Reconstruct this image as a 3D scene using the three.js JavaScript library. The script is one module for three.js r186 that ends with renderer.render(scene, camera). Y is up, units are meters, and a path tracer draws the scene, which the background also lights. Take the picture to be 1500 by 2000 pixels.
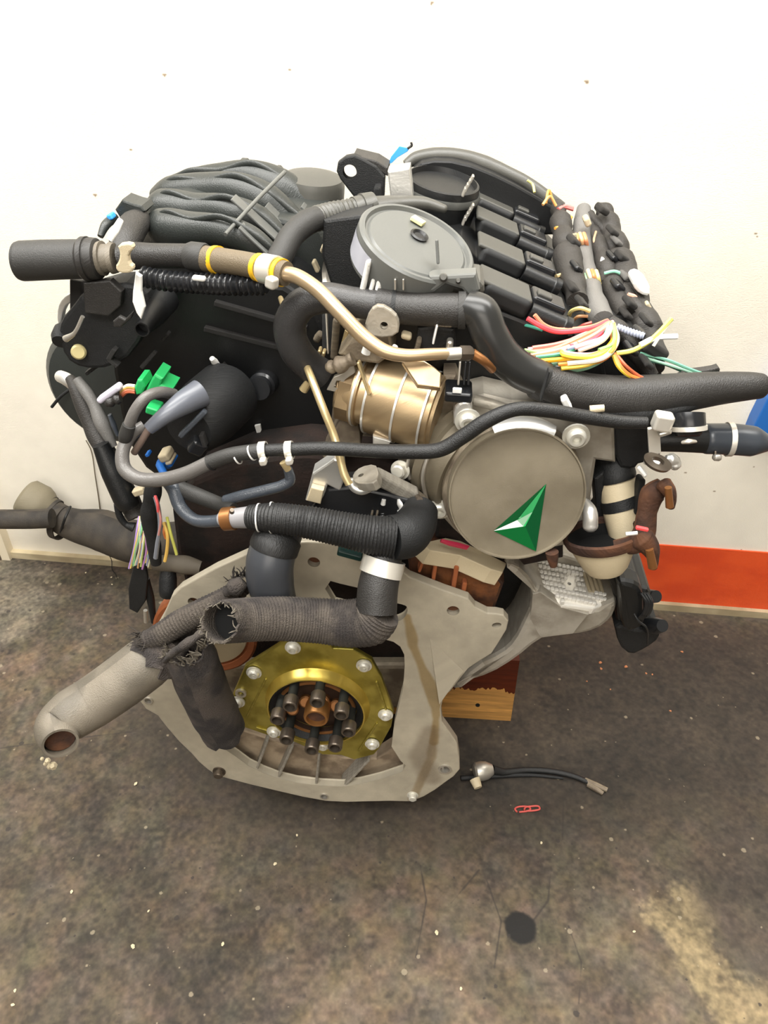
import * as THREE from 'three';
import { RoundedBoxGeometry } from 'three/addons/geometries/RoundedBoxGeometry.js';
import { mergeGeometries, toCreasedNormals } from 'three/addons/utils/BufferGeometryUtils.js';
import { RectAreaLightUniformsLib } from 'three/addons/lights/RectAreaLightUniformsLib.js';

// ---------------------------------------------------------------- camera, light, exposure
const W = 1500, H = 2000, F = 1500, PITCH = 36 * Math.PI / 180, CAMH = 1.0;
const scene = new THREE.Scene();
scene.background = new THREE.Color(0x1a1a1a);
const camera = new THREE.PerspectiveCamera(2 * Math.atan(H / 2 / F) * 180 / Math.PI, W / H, 0.01, 50);
camera.position.set(0, CAMH, 0);
camera.rotation.set(-PITCH, 0, 0);
camera.updateMatrixWorld();
const renderer = new THREE.WebGLRenderer({ antialias: true });
renderer.toneMapping = THREE.LinearToneMapping;
renderer.toneMappingExposure = 1.25;
renderer.shadowMap.enabled = true;
RectAreaLightUniformsLib.init();
// lamps: [name, label, x, y, z, width, depth, intensity, tilt]
const LAMPS = [
  ['overhead_light', 'long bright ceiling lamp panel close to the white wall', -0.3, 1.75, -0.72, 2.6, 0.42, 12, 0],
  ['overhead_light', 'added wide overhead fill panel, unseen, behind the camera', -0.5, 2.55, 0.75, 2.2, 1.2, 8.5, 0],  // added as a softer fill from behind the camera
];
const FILLPANEL = { x: -0.1, y: 1.45, z: 2.1, w: 2.2, h: 1.3, i: 2.4 };  // added fill light, out of view behind the camera

// ---------------------------------------------------------------- picture <-> world helpers
function creased(g, a) { g.scale(1000, 1000, 1000); const q = toCreasedNormals(g, a); q.scale(.001, .001, .001); return q; }   // finds shared corners at millimetre scale
const V = (x, y, z) => new THREE.Vector3(x, y, z);
const C = camera.position.clone();
const cp = Math.cos(PITCH), sp = Math.sin(PITCH);
function ray(x, y) { const u = (x - W / 2) / F, v = -(y - H / 2) / F; return V(u, v * cp - sp, -v * sp - cp); }
const YAW = 4.3 * Math.PI / 180;
const A = V(Math.sin(YAW), 0, -Math.cos(YAW));       // crankshaft axis, away from the viewer
const RT = V(Math.cos(YAW), 0, Math.sin(YAW));       // engine's right
const UP = V(0, 1, 0);
const NB = A.clone().negate();
const D0 = 0.62;                                     // the engine's rear face stands this far off
function tOf(x, y, s) { return (s + D0 * Math.cos(YAW)) / ray(x, y).dot(A); }
function U(x, y, s) { return C.clone().addScaledVector(ray(x, y), tOf(x, y, s)); }
function M(px, x, y, s) { return px * tOf(x, y, s) / F; }
function floorAt(x, y, h = 0) { const d = ray(x, y); return C.clone().addScaledVector(d, (h - CAMH) / d.y); }
function onPlane(x, y, p, n) { const d = ray(x, y); return C.clone().addScaledVector(d, p.clone().sub(C).dot(n) / d.dot(n)); }
let seed = 12345;
function rnd() { seed = (seed * 1664525 + 1013904223) >>> 0; return seed / 4294967296; }
const sm = (a, b, x) => { const t = Math.min(1, Math.max(0, (x - a) / (b - a))); return t * t * (3 - 2 * t); };
function h2(i, j, k) { let n = (i * 374761393 + j * 668265263 + k * 974634761) | 0; n = Math.imul(n ^ (n >>> 13), 1274126177); return ((n ^ (n >>> 16)) >>> 0) / 4294967296; }
function vn(x, y, k) {
  const i = Math.floor(x), j = Math.floor(y); let u = x - i, v = y - j; u = u * u * (3 - 2 * u); v = v * v * (3 - 2 * v);
  return (h2(i, j, k) * (1 - u) + h2(i + 1, j, k) * u) * (1 - v) + (h2(i, j + 1, k) * (1 - u) + h2(i + 1, j + 1, k) * u) * v;
}
function fbm(x, y, k, o = 4) { let s = 0, a = 0.5, t = 0; for (let q = 0; q < o; q++) { s += a * vn(x, y, k + q); t += a; a *= 0.5; x *= 2.03; y *= 2.03; } return s / t; }

// ---------------------------------------------------------------- textures and materials
function tex(w, h, fn, srgb = true) {
  const d = new Uint8Array(w * h * 4);
  for (let j = 0; j < h; j++) for (let i = 0; i < w; i++) {
    const c = fn(i / w, j / h), o = (j * w + i) * 4;
    for (let k = 0; k < 3; k++) d[o + k] = Math.max(0, Math.min(255, c[k]));
    d[o + 3] = 255;
  }
  const t = new THREE.DataTexture(d, w, h); t.magFilter = THREE.LinearFilter; t.minFilter = THREE.LinearMipmapLinearFilter; t.generateMipmaps = true;
  t.wrapS = t.wrapT = THREE.RepeatWrapping; if (srgb) t.colorSpace = THREE.SRGBColorSpace; t.needsUpdate = true; return t;
}
const wrapF = (fn) => (u, v) => { const a = sm(0.8, 1, u), b = sm(0.8, 1, v); return (fn(u, v) * (1 - a) + fn(u - 1, v) * a) * (1 - b) + (fn(u, v - 1) * (1 - a) + fn(u - 1, v - 1) * a) * b; };
const castN = wrapF((u, v) => fbm(u * 40 + 50, v * 40 + 50, 3, 3) * 0.7 + fbm(u * 9 + 50, v * 9 + 50, 9, 3) * 0.3);
const castBump = tex(256, 256, (u, v) => { const g = castN(u, v) * 255; return [g, g, g]; }, false);
castBump.repeat.set(12, 12);
const fineN = wrapF((u, v) => fbm(u * 60 + 90, v * 60 + 90, 21, 2));
const fineBump = tex(256, 256, (u, v) => { const g = fineN(u, v) * 255; return [g, g, g]; }, false);
fineBump.repeat.set(25, 25);
const grimeN = wrapF((u, v) => fbm(u * 6 + 30, v * 6 + 30, 31, 5));
const grime = (lo, hi, rep) => { const t = tex(256, 256, (u, v) => { const g = sm(0.32, 0.66, grimeN(u, v)); return [0, 1, 2].map(k => lo[k] + (hi[k] - lo[k]) * g); }); t.repeat.set(rep, rep); return t; };
function mat(color, rough, metal = 0, o = {}) { return new THREE.MeshStandardMaterial({ color, roughness: rough, metalness: metal, side: THREE.DoubleSide, ...o }); }
const cast = (b = 0.0004) => ({ bumpMap: castBump, bumpScale: b });
const fine = (b = 0.0003) => ({ bumpMap: fineBump, bumpScale: b });
const MT = {
  black: mat(0x101112, 0.42, 0, fine(0.0001)),
  hollowShade: mat(0x060606, 1),  // near-black that stands in for shade inside openings
  blackDull: mat(0x101112, 0.62, 0, fine(0.0003)),
  blackGloss: mat(0x1d1e20, 0.25),
  plasticTop: mat(0x484742, 0.4, 0, fine(0.0001)),  // grey plastic; on the coil lids its lightness carries haze
  manifold: mat(0x2a2d2b, 0.42, 0, fine(0.0002)),
  discGrey: mat(0x5a5b58, 0.36, 0, fine(0.00006)),
  rubber: mat(0x171717, 0.55, 0, fine(0.0003)),
  rubberGrey: mat(0x262422, 0.5, 0, fine(0.0003)),
  rubberDusty: mat(0xffffff, 0.75, 0, { map: grime([38, 34, 30], [66, 59, 50], 4), ...fine(0.0004) }),
  hoseGrey: mat(0x5f5c59, 0.36, 0, fine(0.0002)),
  hoseBlue: mat(0x3f444b, 0.28, 0, fine(0.0002)),
  can: mat(0x2b2a28, 0.6, 0, fine(0.0002)),
  sleeve: mat(0xffffff, 0.95, 0, { map: grime([44, 39, 37], [74, 67, 60], 6), ...fine(0.001) }),
  sleeveDark: mat(0xffffff, 0.97, 0, { map: grime([42, 38, 37], [78, 70, 64], 6), ...fine(0.0012) }),
  tube: mat(0xffffff, 0.55, 0.1, { map: grime([88, 82, 72], [118, 110, 97], 3), ...fine(0.0003) }),
  alloy: mat(0xffffff, 0.52, 0.55, { map: grime([150, 143, 130], [184, 178, 166], 5), ...cast(0.0004) }),
  alloyBright: mat(0xe6e4de, 0.34, 0.75, cast(0.0002)),
  alloyDirty: mat(0xffffff, 0.6, 0.35, { map: grime([104, 92, 78], [150, 138, 118], 5), ...cast(0.0006) }),
  panInside: mat(0xffffff, 0.6, 0.1, { map: grime([124, 108, 90], [172, 154, 130], 7), ...cast(0.0006) }),
  steel: mat(0xc9c4ba, 0.36, 0.8),
  steelBrush: mat(0xffffff, 0.48, 0.35, { map: grime([112, 103, 86], [134, 125, 107], 2.5), ...fine(0.00008) }),
  bronze: mat(0xffffff, 0.36, 0.75, { map: grime([150, 128, 98], [188, 164, 128], 3), ...fine(0.00006) }),
  pipe: mat(0xb39c7c, 0.28, 0.6),
  pipeGold: mat(0xcdb88a, 0.34, 0.65),
  gold: mat(0xffffff, 0.34, 0.78, { map: grime([140, 128, 56], [186, 172, 86], 5), ...fine(0.00008) }),
  goldBright: mat(0xd2b85a, 0.28, 0.8),
  bolt: mat(0xd6d3c8, 0.4, 0.45),
  boltDark: mat(0x6a6055, 0.38, 0.8),
  boltShank: mat(0x2e2f2b, 0.6, 0.5),
  copper: mat(0x94653c, 0.4, 0.7),
  rust: mat(0xffffff, 0.85, 0.1, { map: grime([50, 30, 20], [92, 58, 36], 6), ...cast(0.0008) }),
  rustDark: mat(0xffffff, 0.85, 0.1, { map: grime([20, 15, 12], [42, 29, 23], 6), ...cast(0.0008) }),
  rustBlock: mat(0xffffff, 0.7, 0.1, { map: grime([48, 28, 18], [120, 72, 36], 5), ...cast(0.0008) }),
  rustOrange: mat(0xb8683a, 0.8, 0, cast(0.0005)),
  cream: mat(0xc6b798, 0.55, 0, fine(0.0002)),
  paleGrey: mat(0xd9d7d2, 0.5),
  white: mat(0xecebe6, 0.5),
  clamp: mat(0xe2ddd2, 0.36, 0.55),
  yellow: mat(0xd9a91c, 0.5),
  hoseBrown: mat(0x5f5340, 0.6, 0, fine(0.0003)),
  green: mat(0x27a85c, 0.4),
  blue: mat(0x1d5ea8, 0.45),
  blueTape: mat(0x3f9be0, 0.5),
  tape: mat(0x666461, 0.55, 0, fine(0.0003)),
  tapeDark: mat(0x2d2a27, 0.6, 0, fine(0.0004)),
};

// ---------------------------------------------------------------- scene graph helpers
const used = {};
function numbered(n) { used[n] = (used[n] ?? -1) + 1; return used[n] ? n + '_' + String(used[n]).padStart(3, '0') : n; }
function shad(m) { m.castShadow = m.receiveShadow = true; return m; }
function thing(name, label, category, group) { const g = new THREE.Group(); g.name = numbered(name); g.userData = { label, category }; if (group) g.userData.group = group; scene.add(g); return g; }
function part(parent, name, geo, m, label) { const p = shad(new THREE.Mesh(Array.isArray(geo) ? mergeG(geo) : geo, m)); p.name = name; if (label) p.userData.label = label; parent.add(p); return p; }
function place(mesh, p, axis, from = V(0, 1, 0)) { mesh.position.copy(p); mesh.quaternion.setFromUnitVectors(from, axis.clone().normalize()); return mesh; }
function mergeG(list) { return mergeGeometries(list.map(g => { const q = g.index ? g.toNonIndexed() : g; for (const k of Object.keys(q.attributes)) if (!['position', 'normal', 'uv'].includes(k)) q.deleteAttribute(k); return q; })); }
function rebase(g) {      // puts a thing's origin at the middle of its foot
  g.updateMatrixWorld(true); const b = new THREE.Box3().setFromObject(g), c = b.getCenter(V(0, 0, 0)); c.y = b.min.y;
  for (const k of g.children) k.position.sub(c); g.position.copy(c); return g;
}
function single(name, geo, m, label, category, group) {
  const g0 = Array.isArray(geo) ? mergeG(geo) : geo; g0.computeBoundingBox(); const c = g0.boundingBox.getCenter(V(0, 0, 0)); c.y = g0.boundingBox.min.y; g0.translate(-c.x, -c.y, -c.z);
  const p = shad(new THREE.Mesh(g0, m)); p.position.copy(c); p.name = numbered(name); p.userData = { label, category }; if (group) p.userData.group = group; scene.add(p); return p;
}
function struct(name, geo, m, parent) { const p = shad(new THREE.Mesh(geo, m)); p.name = name; if (!parent) p.userData.kind = 'structure'; (parent ?? scene).add(p); return p; }

// ---------------------------------------------------------------- shape helpers
// swept tube through world points, with one radius (m) per point
function sweep(P, R, o = {}) {
  const curve = new THREE.CatmullRomCurve3(P, false, 'centripetal');
  const len = curve.getLength(), seg = o.seg ?? 14, n = o.n ?? (o.pitch ? Math.ceil(len / o.pitch * 6) : Math.max(8, P.length * 7));
  const rings = []; let nor = null, pt = null; let acc = 0, last = null;
  for (let i = 0; i <= n; i++) {
    const t = i / n, p = curve.getPoint(t), tan = curve.getTangent(t);
    if (!nor) { nor = o.up ? o.up.clone() : (Math.abs(tan.y) < 0.9 ? V(0, 1, 0) : V(0, 0, 1)); } else { const q = new THREE.Quaternion().setFromUnitVectors(pt, tan); nor.applyQuaternion(q); }
    nor.addScaledVector(tan, -nor.dot(tan)).normalize(); pt = tan.clone();
    if (last) acc += p.distanceTo(last); last = p;
    const k = t * (P.length - 1), i0 = Math.min(P.length - 2, Math.floor(k)), f = k - i0; let r = R[i0] * (1 - f) + R[i0 + 1] * f;
    const bin = V(0, 0, 0).crossVectors(tan, nor);
    if (o.pitch) r *= 1 + (o.amp ?? 0.06) * Math.sin(acc / o.pitch * 2 * Math.PI);
    if (o.lump) r *= 1 + o.lump * (vn(acc * (o.lf ?? 60), 3.3, 77) - 0.5) * 2;
    rings.push({ p, tan, nor: nor.clone(), bin, r, acc });
  }
  const first = rings[0], end = rings[n]; const seq = [];
  const wall = o.wall ?? 0.82;
  const inner = (rs, cut) => rs.map(q => ({ ...q, r: q.r * wall }));
  const dd = (o.deep ?? 3);
  if (o.openStart) { const k = Math.min(n, Math.ceil(n * Math.min(0.9, dd * first.r / len))); const ins = inner(rings.slice(0, k + 1)).reverse(); seq.push({ ...ins[0], r: 1e-5 }, ...ins); }
  else seq.push({ ...first, r: 1e-5 }, ...(o.round ? [{ ...first, p: first.p.clone(), r: first.r * 0.75 }] : []));
  if (!o.openStart && o.round) seq.splice(0, seq.length, ...[1e-5, 0.5, 0.8, 0.95].map((f, i) => ({ ...first, r: first.r * f, p: first.p.clone().addScaledVector(first.tan, -first.r * [0.55, 0.48, 0.3, 0.14][i] * o.round) })));
  seq.push(...rings);
  if (o.openEnd) { const k = Math.min(n, Math.ceil(n * Math.min(0.9, dd * end.r / len))); const ins = inner(rings.slice(n - k)).reverse(); seq.push(...ins, { ...ins[ins.length - 1], r: 1e-5 }); }
  else if (o.round) seq.push(...[0.95, 0.8, 0.5, 1e-5].map((f, i) => ({ ...end, r: end.r * f, p: end.p.clone().addScaledVector(end.tan, end.r * [0.14, 0.3, 0.48, 0.55][i] * o.round) })));
  else seq.push({ ...end, r: 1e-5 });
  const pos = [], uv = [], idx = []; const fx = o.flatN ?? 1, fy = o.flatB ?? 1;
  const nOut0 = o.openStart ? seq.length : 0;
  seq.forEach((q, i) => {
    for (let j = 0; j <= seg; j++) {
      const a = j % seg / seg * 2 * Math.PI, p = q.p.clone().addScaledVector(q.nor, Math.cos(a) * q.r * fx).addScaledVector(q.bin, Math.sin(a) * q.r * fy);
      if (o.ragged) {     // torn ends
        const jag = (h2(j % seg, o.rk ?? 5, 1) - 0.5) * o.ragged;
        if (o.openEnd) p.addScaledVector(q.tan, jag * sm(0.75, 1, q.acc / acc));
        if (o.openStart) p.addScaledVector(q.tan, jag * sm(0.25, 0, q.acc / acc));
      }
      pos.push(p.x, p.y, p.z); uv.push(q.acc, j / seg * 6.28 * Math.max(R[0], 0.003));
    }
  });
  for (let i = 0; i < seq.length - 1; i++) for (let j = 0; j < seg; j++) { const a = i * (seg + 1) + j, b = a + seg + 1; idx.push(a, a + 1, b, b, a + 1, b + 1); }
  const g = new THREE.BufferGeometry(); g.setAttribute('position', new THREE.Float32BufferAttribute(pos, 3)); g.setAttribute('uv', new THREE.Float32BufferAttribute(uv, 2)); g.setIndex(idx);
  return creased(g, o.crease ?? 0.75);
}
// tube through picture points [x, y, depth s, radius in px]
function tube(pts, o = {}) { return sweep(pts.map(p => U(p[0], p[1], p[2])), pts.map(p => M(p[3] ?? o.r, p[0], p[1], p[2])), o); }
// outline in the engine's cross-section plane, extruded along the crankshaft axis from depth s0 to s1
const basisE = new THREE.Matrix4().makeBasis(RT, UP, NB);
function uvOf(p) { return [p.dot(RT), p.dot(UP)]; }
function prism(poly, s0, s1, o = {}) {
  const q = poly.map(p => uvOf(U(p[0], p[1], s0)));
  const sh = new THREE.Shape(); q.forEach((p, i) => i ? sh.lineTo(p[0], p[1]) : sh.moveTo(p[0], p[1])); sh.closePath();
  for (const h of o.holes ?? []) {
    const path = new THREE.Path();
    if (h.poly) { h.poly.map(p => uvOf(U(p[0], p[1], s0))).forEach((p, i) => i ? path.lineTo(p[0], p[1]) : path.moveTo(p[0], p[1])); path.closePath(); }
    else { const c = uvOf(U(h.x, h.y, s0)), r = M(h.r, h.x, h.y, s0); path.absellipse(c[0], c[1], r, r * (h.k ?? 1), 0, Math.PI * 2, true, h.rot ?? 0); }
    sh.holes.push(path);
  }
  const b = o.bevel ?? 0.0015;
  const g = new THREE.ExtrudeGeometry(sh, { depth: s1 - s0 - 2 * b, bevelEnabled: b > 0, bevelThickness: b, bevelSize: b, bevelOffset: -b, bevelSegments: 2, curveSegments: 20 });
  g.translate(0, 0, b); g.applyMatrix4(basisE); g.translate(...NB.clone().multiplyScalar(U(750, 1000, s1).dot(NB)).toArray());
  return g;
}
function round(poly, k = 3) { // soften a picture outline by corner cutting
  let q = poly; for (let i = 0; i < k; i++) { const r = []; q.forEach((p, j) => { const n = q[(j + 1) % q.length]; r.push([p[0] * .75 + n[0] * .25, p[1] * .75 + n[1] * .25], [p[0] * .25 + n[0] * .75, p[1] * .25 + n[1] * .75]); }); q = r; } return q;
}
// flat panel through three [x, y, s] points, outlined in the picture
function panel(poly, a, b, c, th, o = {}) {
  const p0 = U(...a), n = U(...b).sub(p0).cross(U(...c).sub(p0)).normalize(); if (n.dot(ray(a[0], a[1])) > 0) n.negate();
  const ex = U(...b).sub(p0).normalize(), ey = n.clone().cross(ex);
  const sh = new THREE.Shape(); poly.forEach((p, i) => { const w = onPlane(p[0], p[1], p0, n).sub(p0); i ? sh.lineTo(w.dot(ex), w.dot(ey)) : sh.moveTo(w.dot(ex), w.dot(ey)); }); sh.closePath();
  for (const h of o.holes ?? []) { const w = onPlane(h.x, h.y, p0, n).sub(p0), r = M(h.r, h.x, h.y, a[2]); const ph = new THREE.Path(); ph.absellipse(w.dot(ex), w.dot(ey), r, r, 0, 6.2832, true); sh.holes.push(ph); }
  const bv = o.bevel ?? 0.001;
  const g = new THREE.ExtrudeGeometry(sh, { depth: th - 2 * bv, bevelEnabled: bv > 0, bevelThickness: bv, bevelSize: bv, bevelOffset: -bv, bevelSegments: 2, curveSegments: 16 });
  g.translate(0, 0, -th + bv); g.applyMatrix4(new THREE.Matrix4().makeBasis(ex, ey, n).setPosition(p0)); g.userData = { p0, n, ex, ey }; return g;
}
// rounded bar between two picture points: thickness t px across, d metres along the crankshaft axis
function barP(p, q, t, d, rad = 0.002) {
  const ex = q.clone().sub(p), L = ex.length(); ex.normalize(); const ez = NB.clone().addScaledVector(ex, -NB.dot(ex)).normalize(), ey = ez.clone().cross(ex);
  const g = new RoundedBoxGeometry(L, t, d, 2, Math.min(rad, L / 2.1, t / 2.1, d / 2.1)); g.applyMatrix4(new THREE.Matrix4().makeBasis(ex, ey, ez).setPosition(p.clone().add(q).multiplyScalar(0.5))); return g;
}
function bar(a, b, tpx, d, rad) { return barP(U(...a), U(...b), M(tpx, ...a), d, rad); }
// axis whose far-side circle looks like an ellipse of height/width k, its short side pointing to ang degrees (0 right, 90 up)
function axisAt(x, y, ang, k) {
  const v = ray(x, y).normalize().negate(), ri = V(1, 0, 0), u = V(0, cp, -sp); const im = ri.multiplyScalar(Math.cos(ang * Math.PI / 180)).addScaledVector(u, Math.sin(ang * Math.PI / 180));
  im.addScaledVector(v, -im.dot(v)).normalize(); return v.multiplyScalar(k).addScaledVector(im, Math.sqrt(Math.max(0, 1 - k * k))).normalize();
}
function latheG(profile, p, axis, seg = 36) {
  const g = creased(new THREE.LatheGeometry(profile.map(q => new THREE.Vector2(Math.max(1e-5, q[0]), q[1])), seg), 0.6);
  { const a = g.attributes.position, t = g.attributes.uv; for (let i = 0; i < a.count; i++) t.setXY(i, a.getX(i) + a.getY(i) * .7, a.getZ(i) + a.getY(i) * .6); }   // pattern laid flat across, in metres
  g.applyQuaternion(new THREE.Quaternion().setFromUnitVectors(V(0, 1, 0), axis.clone().normalize())); g.translate(p.x, p.y, p.z); return g;
}
// solid of revolution between two world points: list of [fraction along, radius m]
function turned(p, q, prof, seg = 32) { const ax = q.clone().sub(p), L = ax.length(); return latheG([[0, prof[0][0] * L], ...prof.map(a => [a[1], a[0] * L]), [0, prof[prof.length - 1][0] * L]], p, ax, seg); }
function turnedP(a, b, prof, seg) { const m = M(1, ...a); return turned(U(...a), U(...b), prof.map(q => [q[0], q[1] * m]), seg); }
// band round a tube
function bandP(p, ax, r, w, th = 0.0012, seg = 24) { return latheG([[r, -w / 2], [r + th, -w / 2], [r + th, w / 2], [r, w / 2], [r, -w / 2]], p, ax, seg); }
function band(a, b, rpx, wpx, th) { const p = U(...a), q = U(...b); return bandP(p, q.sub(p), M(rpx, ...a), M(wpx, ...a), th); }
function frayG(p, ax, r, n, l, th = 0.0006) { // loose fibres on a torn edge
  const out = []; const e1 = V(0, 1, 0).cross(ax).normalize(), e2 = ax.clone().cross(e1).normalize();
  for (let i = 0; i < n; i++) {
    const a = rnd() * 6.283, rr = r * (0.85 + 0.2 * rnd()), c = p.clone().addScaledVector(e1, Math.cos(a) * rr).addScaledVector(e2, Math.sin(a) * rr);
    const d = ax.clone().multiplyScalar(0.4 + rnd()).add(V(rnd() - .5, rnd() - .5, rnd() - .5).multiplyScalar(1.5)).normalize(), L = l * (0.4 + rnd());
    out.push(sweep([c, c.clone().addScaledVector(d, L * .5).add(V(rnd() - .5, rnd() - .5, rnd() - .5).multiplyScalar(L * .3)), c.clone().addScaledVector(d, L)], [th, th, th * .5], { seg: 4, n: 4 }));
  }
  return mergeG(out);
}
// shared bolts, head top towards +y
const torxG = creased(new THREE.LatheGeometry([[0, .002], [.0032, .002], [.0034, .006], [.0052, .006], [.0066, .0048], [.0072, .003], [.0072, .001], [.0098, .001], [.0098, -.001], [0, -.001]].map(q => new THREE.Vector2(Math.max(1e-5, q[0]), q[1])), 20), 0.6);
const hexG = (() => { const h = new THREE.CylinderGeometry(.0085, .0085, .008, 6); h.translate(0, .005, 0); const w = new THREE.CylinderGeometry(.0112, .0112, .002, 20); const d = new THREE.CylinderGeometry(.006, .0078, .0015, 16); d.translate(0, .0097, 0); return mergeG([h, w, d]); })();
const capG = creased(new THREE.LatheGeometry([[0, -.008], [.0052, -.008], [.006, 0], [.0078, 0], [.0086, -.0012], [.0086, -.013], [.0058, -.0145], [0, -.0145]].map(q => new THREE.Vector2(Math.max(1e-5, q[0]), q[1])), 20), 0.6);
const shankG = new THREE.CylinderGeometry(.0056, .0056, .034, 14); shankG.translate(0, -.0305, 0);
function bolt(parent, name, geo, m, x, y, s, axis = NB, k = 1, label) { const b = part(parent, name, geo, m, label); place(b, U(x, y, s), axis); b.scale.setScalar(k); return b; }
// ---------------------------------------------------------------- room
const PL = floorAt(60, 1093), PR = floorAt(1500, 1209);
const WX = PR.clone().sub(PL).normalize();                 // along the back wall, to the right
const WN = V(0, 1, 0).cross(WX).negate().normalize(); if (WN.z < 0) WN.negate();
const WYAW = Math.atan2(-WX.z, WX.x);
const LEDGE = 0.012;                                       // baseboard stands this proud of the wall
const WP = PL.clone().addScaledVector(WN, -LEDGE);         // a point of the wall's face
function onWall(x, y, off = 0) { return onPlane(x, y, WP.clone().addScaledVector(WN, off), WN); }
function wallBox(a0, a1, y0, y1, n0, n1) {                 // box along the wall (metres from PL), heights, distance out from the wall's face
  const g = new THREE.BoxGeometry(a1 - a0, y1 - y0, n1 - n0); g.translate((a0 + a1) / 2, (y0 + y1) / 2, (n0 + n1) / 2);
  g.applyMatrix4(new THREE.Matrix4().makeBasis(WX, UP, WN).setPosition(V(WP.x, 0, WP.z))); return g;
}
function alongWall(x, y) { return onWall(x, y).sub(WP).dot(WX); }
function uvBox(g, fu) { const p = g.attributes.position, uv = []; for (let i = 0; i < p.count; i++) uv.push(...fu(p.getX(i), p.getY(i), p.getZ(i))); g.setAttribute('uv', new THREE.Float32BufferAttribute(uv, 2)); return g; }

// concrete floor: stains, chips, cracks, paler and darker zones
const FX0 = -0.95, FZ0 = -0.28, FW = 1.9, FD = 1.2, TW = 2048, TH = 1294;
const fuv = (x, z) => [(x - FX0) / FW, (FZ0 - z) / FD];
const spot = (x, y) => { const p = floorAt(x, y); return [p.x, p.z]; };
const oilC = spot(1015, 1808), paleP = [[1300, 1730], [1345, 1715], [1400, 1830], [1440, 1900], [1500, 1930], [1560, 2010], [1400, 2040], [1380, 1950], [1330, 1870], [1275, 1800]].map(p => spot(...p));
const broadDarkP = [[880, 1200], [1580, 1240], [1620, 1400], [1460, 1560], [1180, 1600], [900, 1620], [640, 1640], [420, 1560], [300, 1440], [300, 1200]].map(p => spot(...p));  // broad soft-edged darker zone around the engine foot
const darkP = [[1350, 1690], [1400, 1620], [1480, 1600], [1580, 1640], [1600, 1950], [1500, 1925], [1420, 1860], [1370, 1760]].map(p => spot(...p));
const palL = [[-60, 1090], [100, 1095], [105, 1180], [60, 1240], [-80, 1300]].map(p => spot(...p));
function inside(poly, x, z) { let c = false; for (let i = 0, j = poly.length - 1; i < poly.length; j = i++) { const a = poly[i], b = poly[j]; if ((a[1] > z) !== (b[1] > z) && x < (b[0] - a[0]) * (z - a[1]) / (b[1] - a[1]) + a[0]) c = !c; } return c; }
function edgeD(poly, x, z) { let d = 9; for (let i = 0; i < poly.length; i++) { const a = poly[i], b = poly[(i + 1) % poly.length], vx = b[0] - a[0], vz = b[1] - a[1], t = Math.max(0, Math.min(1, ((x - a[0]) * vx + (z - a[1]) * vz) / (vx * vx + vz * vz))); d = Math.min(d, Math.hypot(x - a[0] - t * vx, z - a[1] - t * vz)); } return inside(poly, x, z) ? d : -d; }
const cracks = [[[820, 1690], [832, 1760], [812, 1870]], [[935, 1700], [880, 1765]], [[950, 1720], [978, 1800], [965, 1890]], [[1075, 1700], [1070, 1760], [1040, 1800]], [[1100, 1560], [1098, 1640]], [[960, 1570], [965, 1600]], [[430, 1830], [440, 1790]], [[0, 1462], [120, 1445], [300, 1425]], [[985, 1610], [982, 1650]], [[1130, 1960], [1135, 1880], [1110, 1810]]].map(l => l.map(p => spot(...p)));
const chips = []; for (let i = 0; i < 900; i++) chips.push([FX0 + rnd() * FW, FZ0 - rnd() * FD, 0.0008 + 0.003 * rnd() ** 3, rnd()]);
const grid = {}; chips.forEach(c => { const k = Math.floor(c[0] * 50) + ',' + Math.floor(c[1] * 50); (grid[k] ??= []).push(c); });
function crackD(x, z) { let d = 9; for (const l of cracks) for (let i = 0; i < l.length - 1; i++) { const a = l[i], b = l[i + 1], vx = b[0] - a[0], vz = b[1] - a[1], t = Math.max(0, Math.min(1, ((x - a[0]) * vx + (z - a[1]) * vz) / (vx * vx + vz * vz))); d = Math.min(d, Math.hypot(x - a[0] - t * vx, z - a[1] - t * vz)); } return d; }
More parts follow.
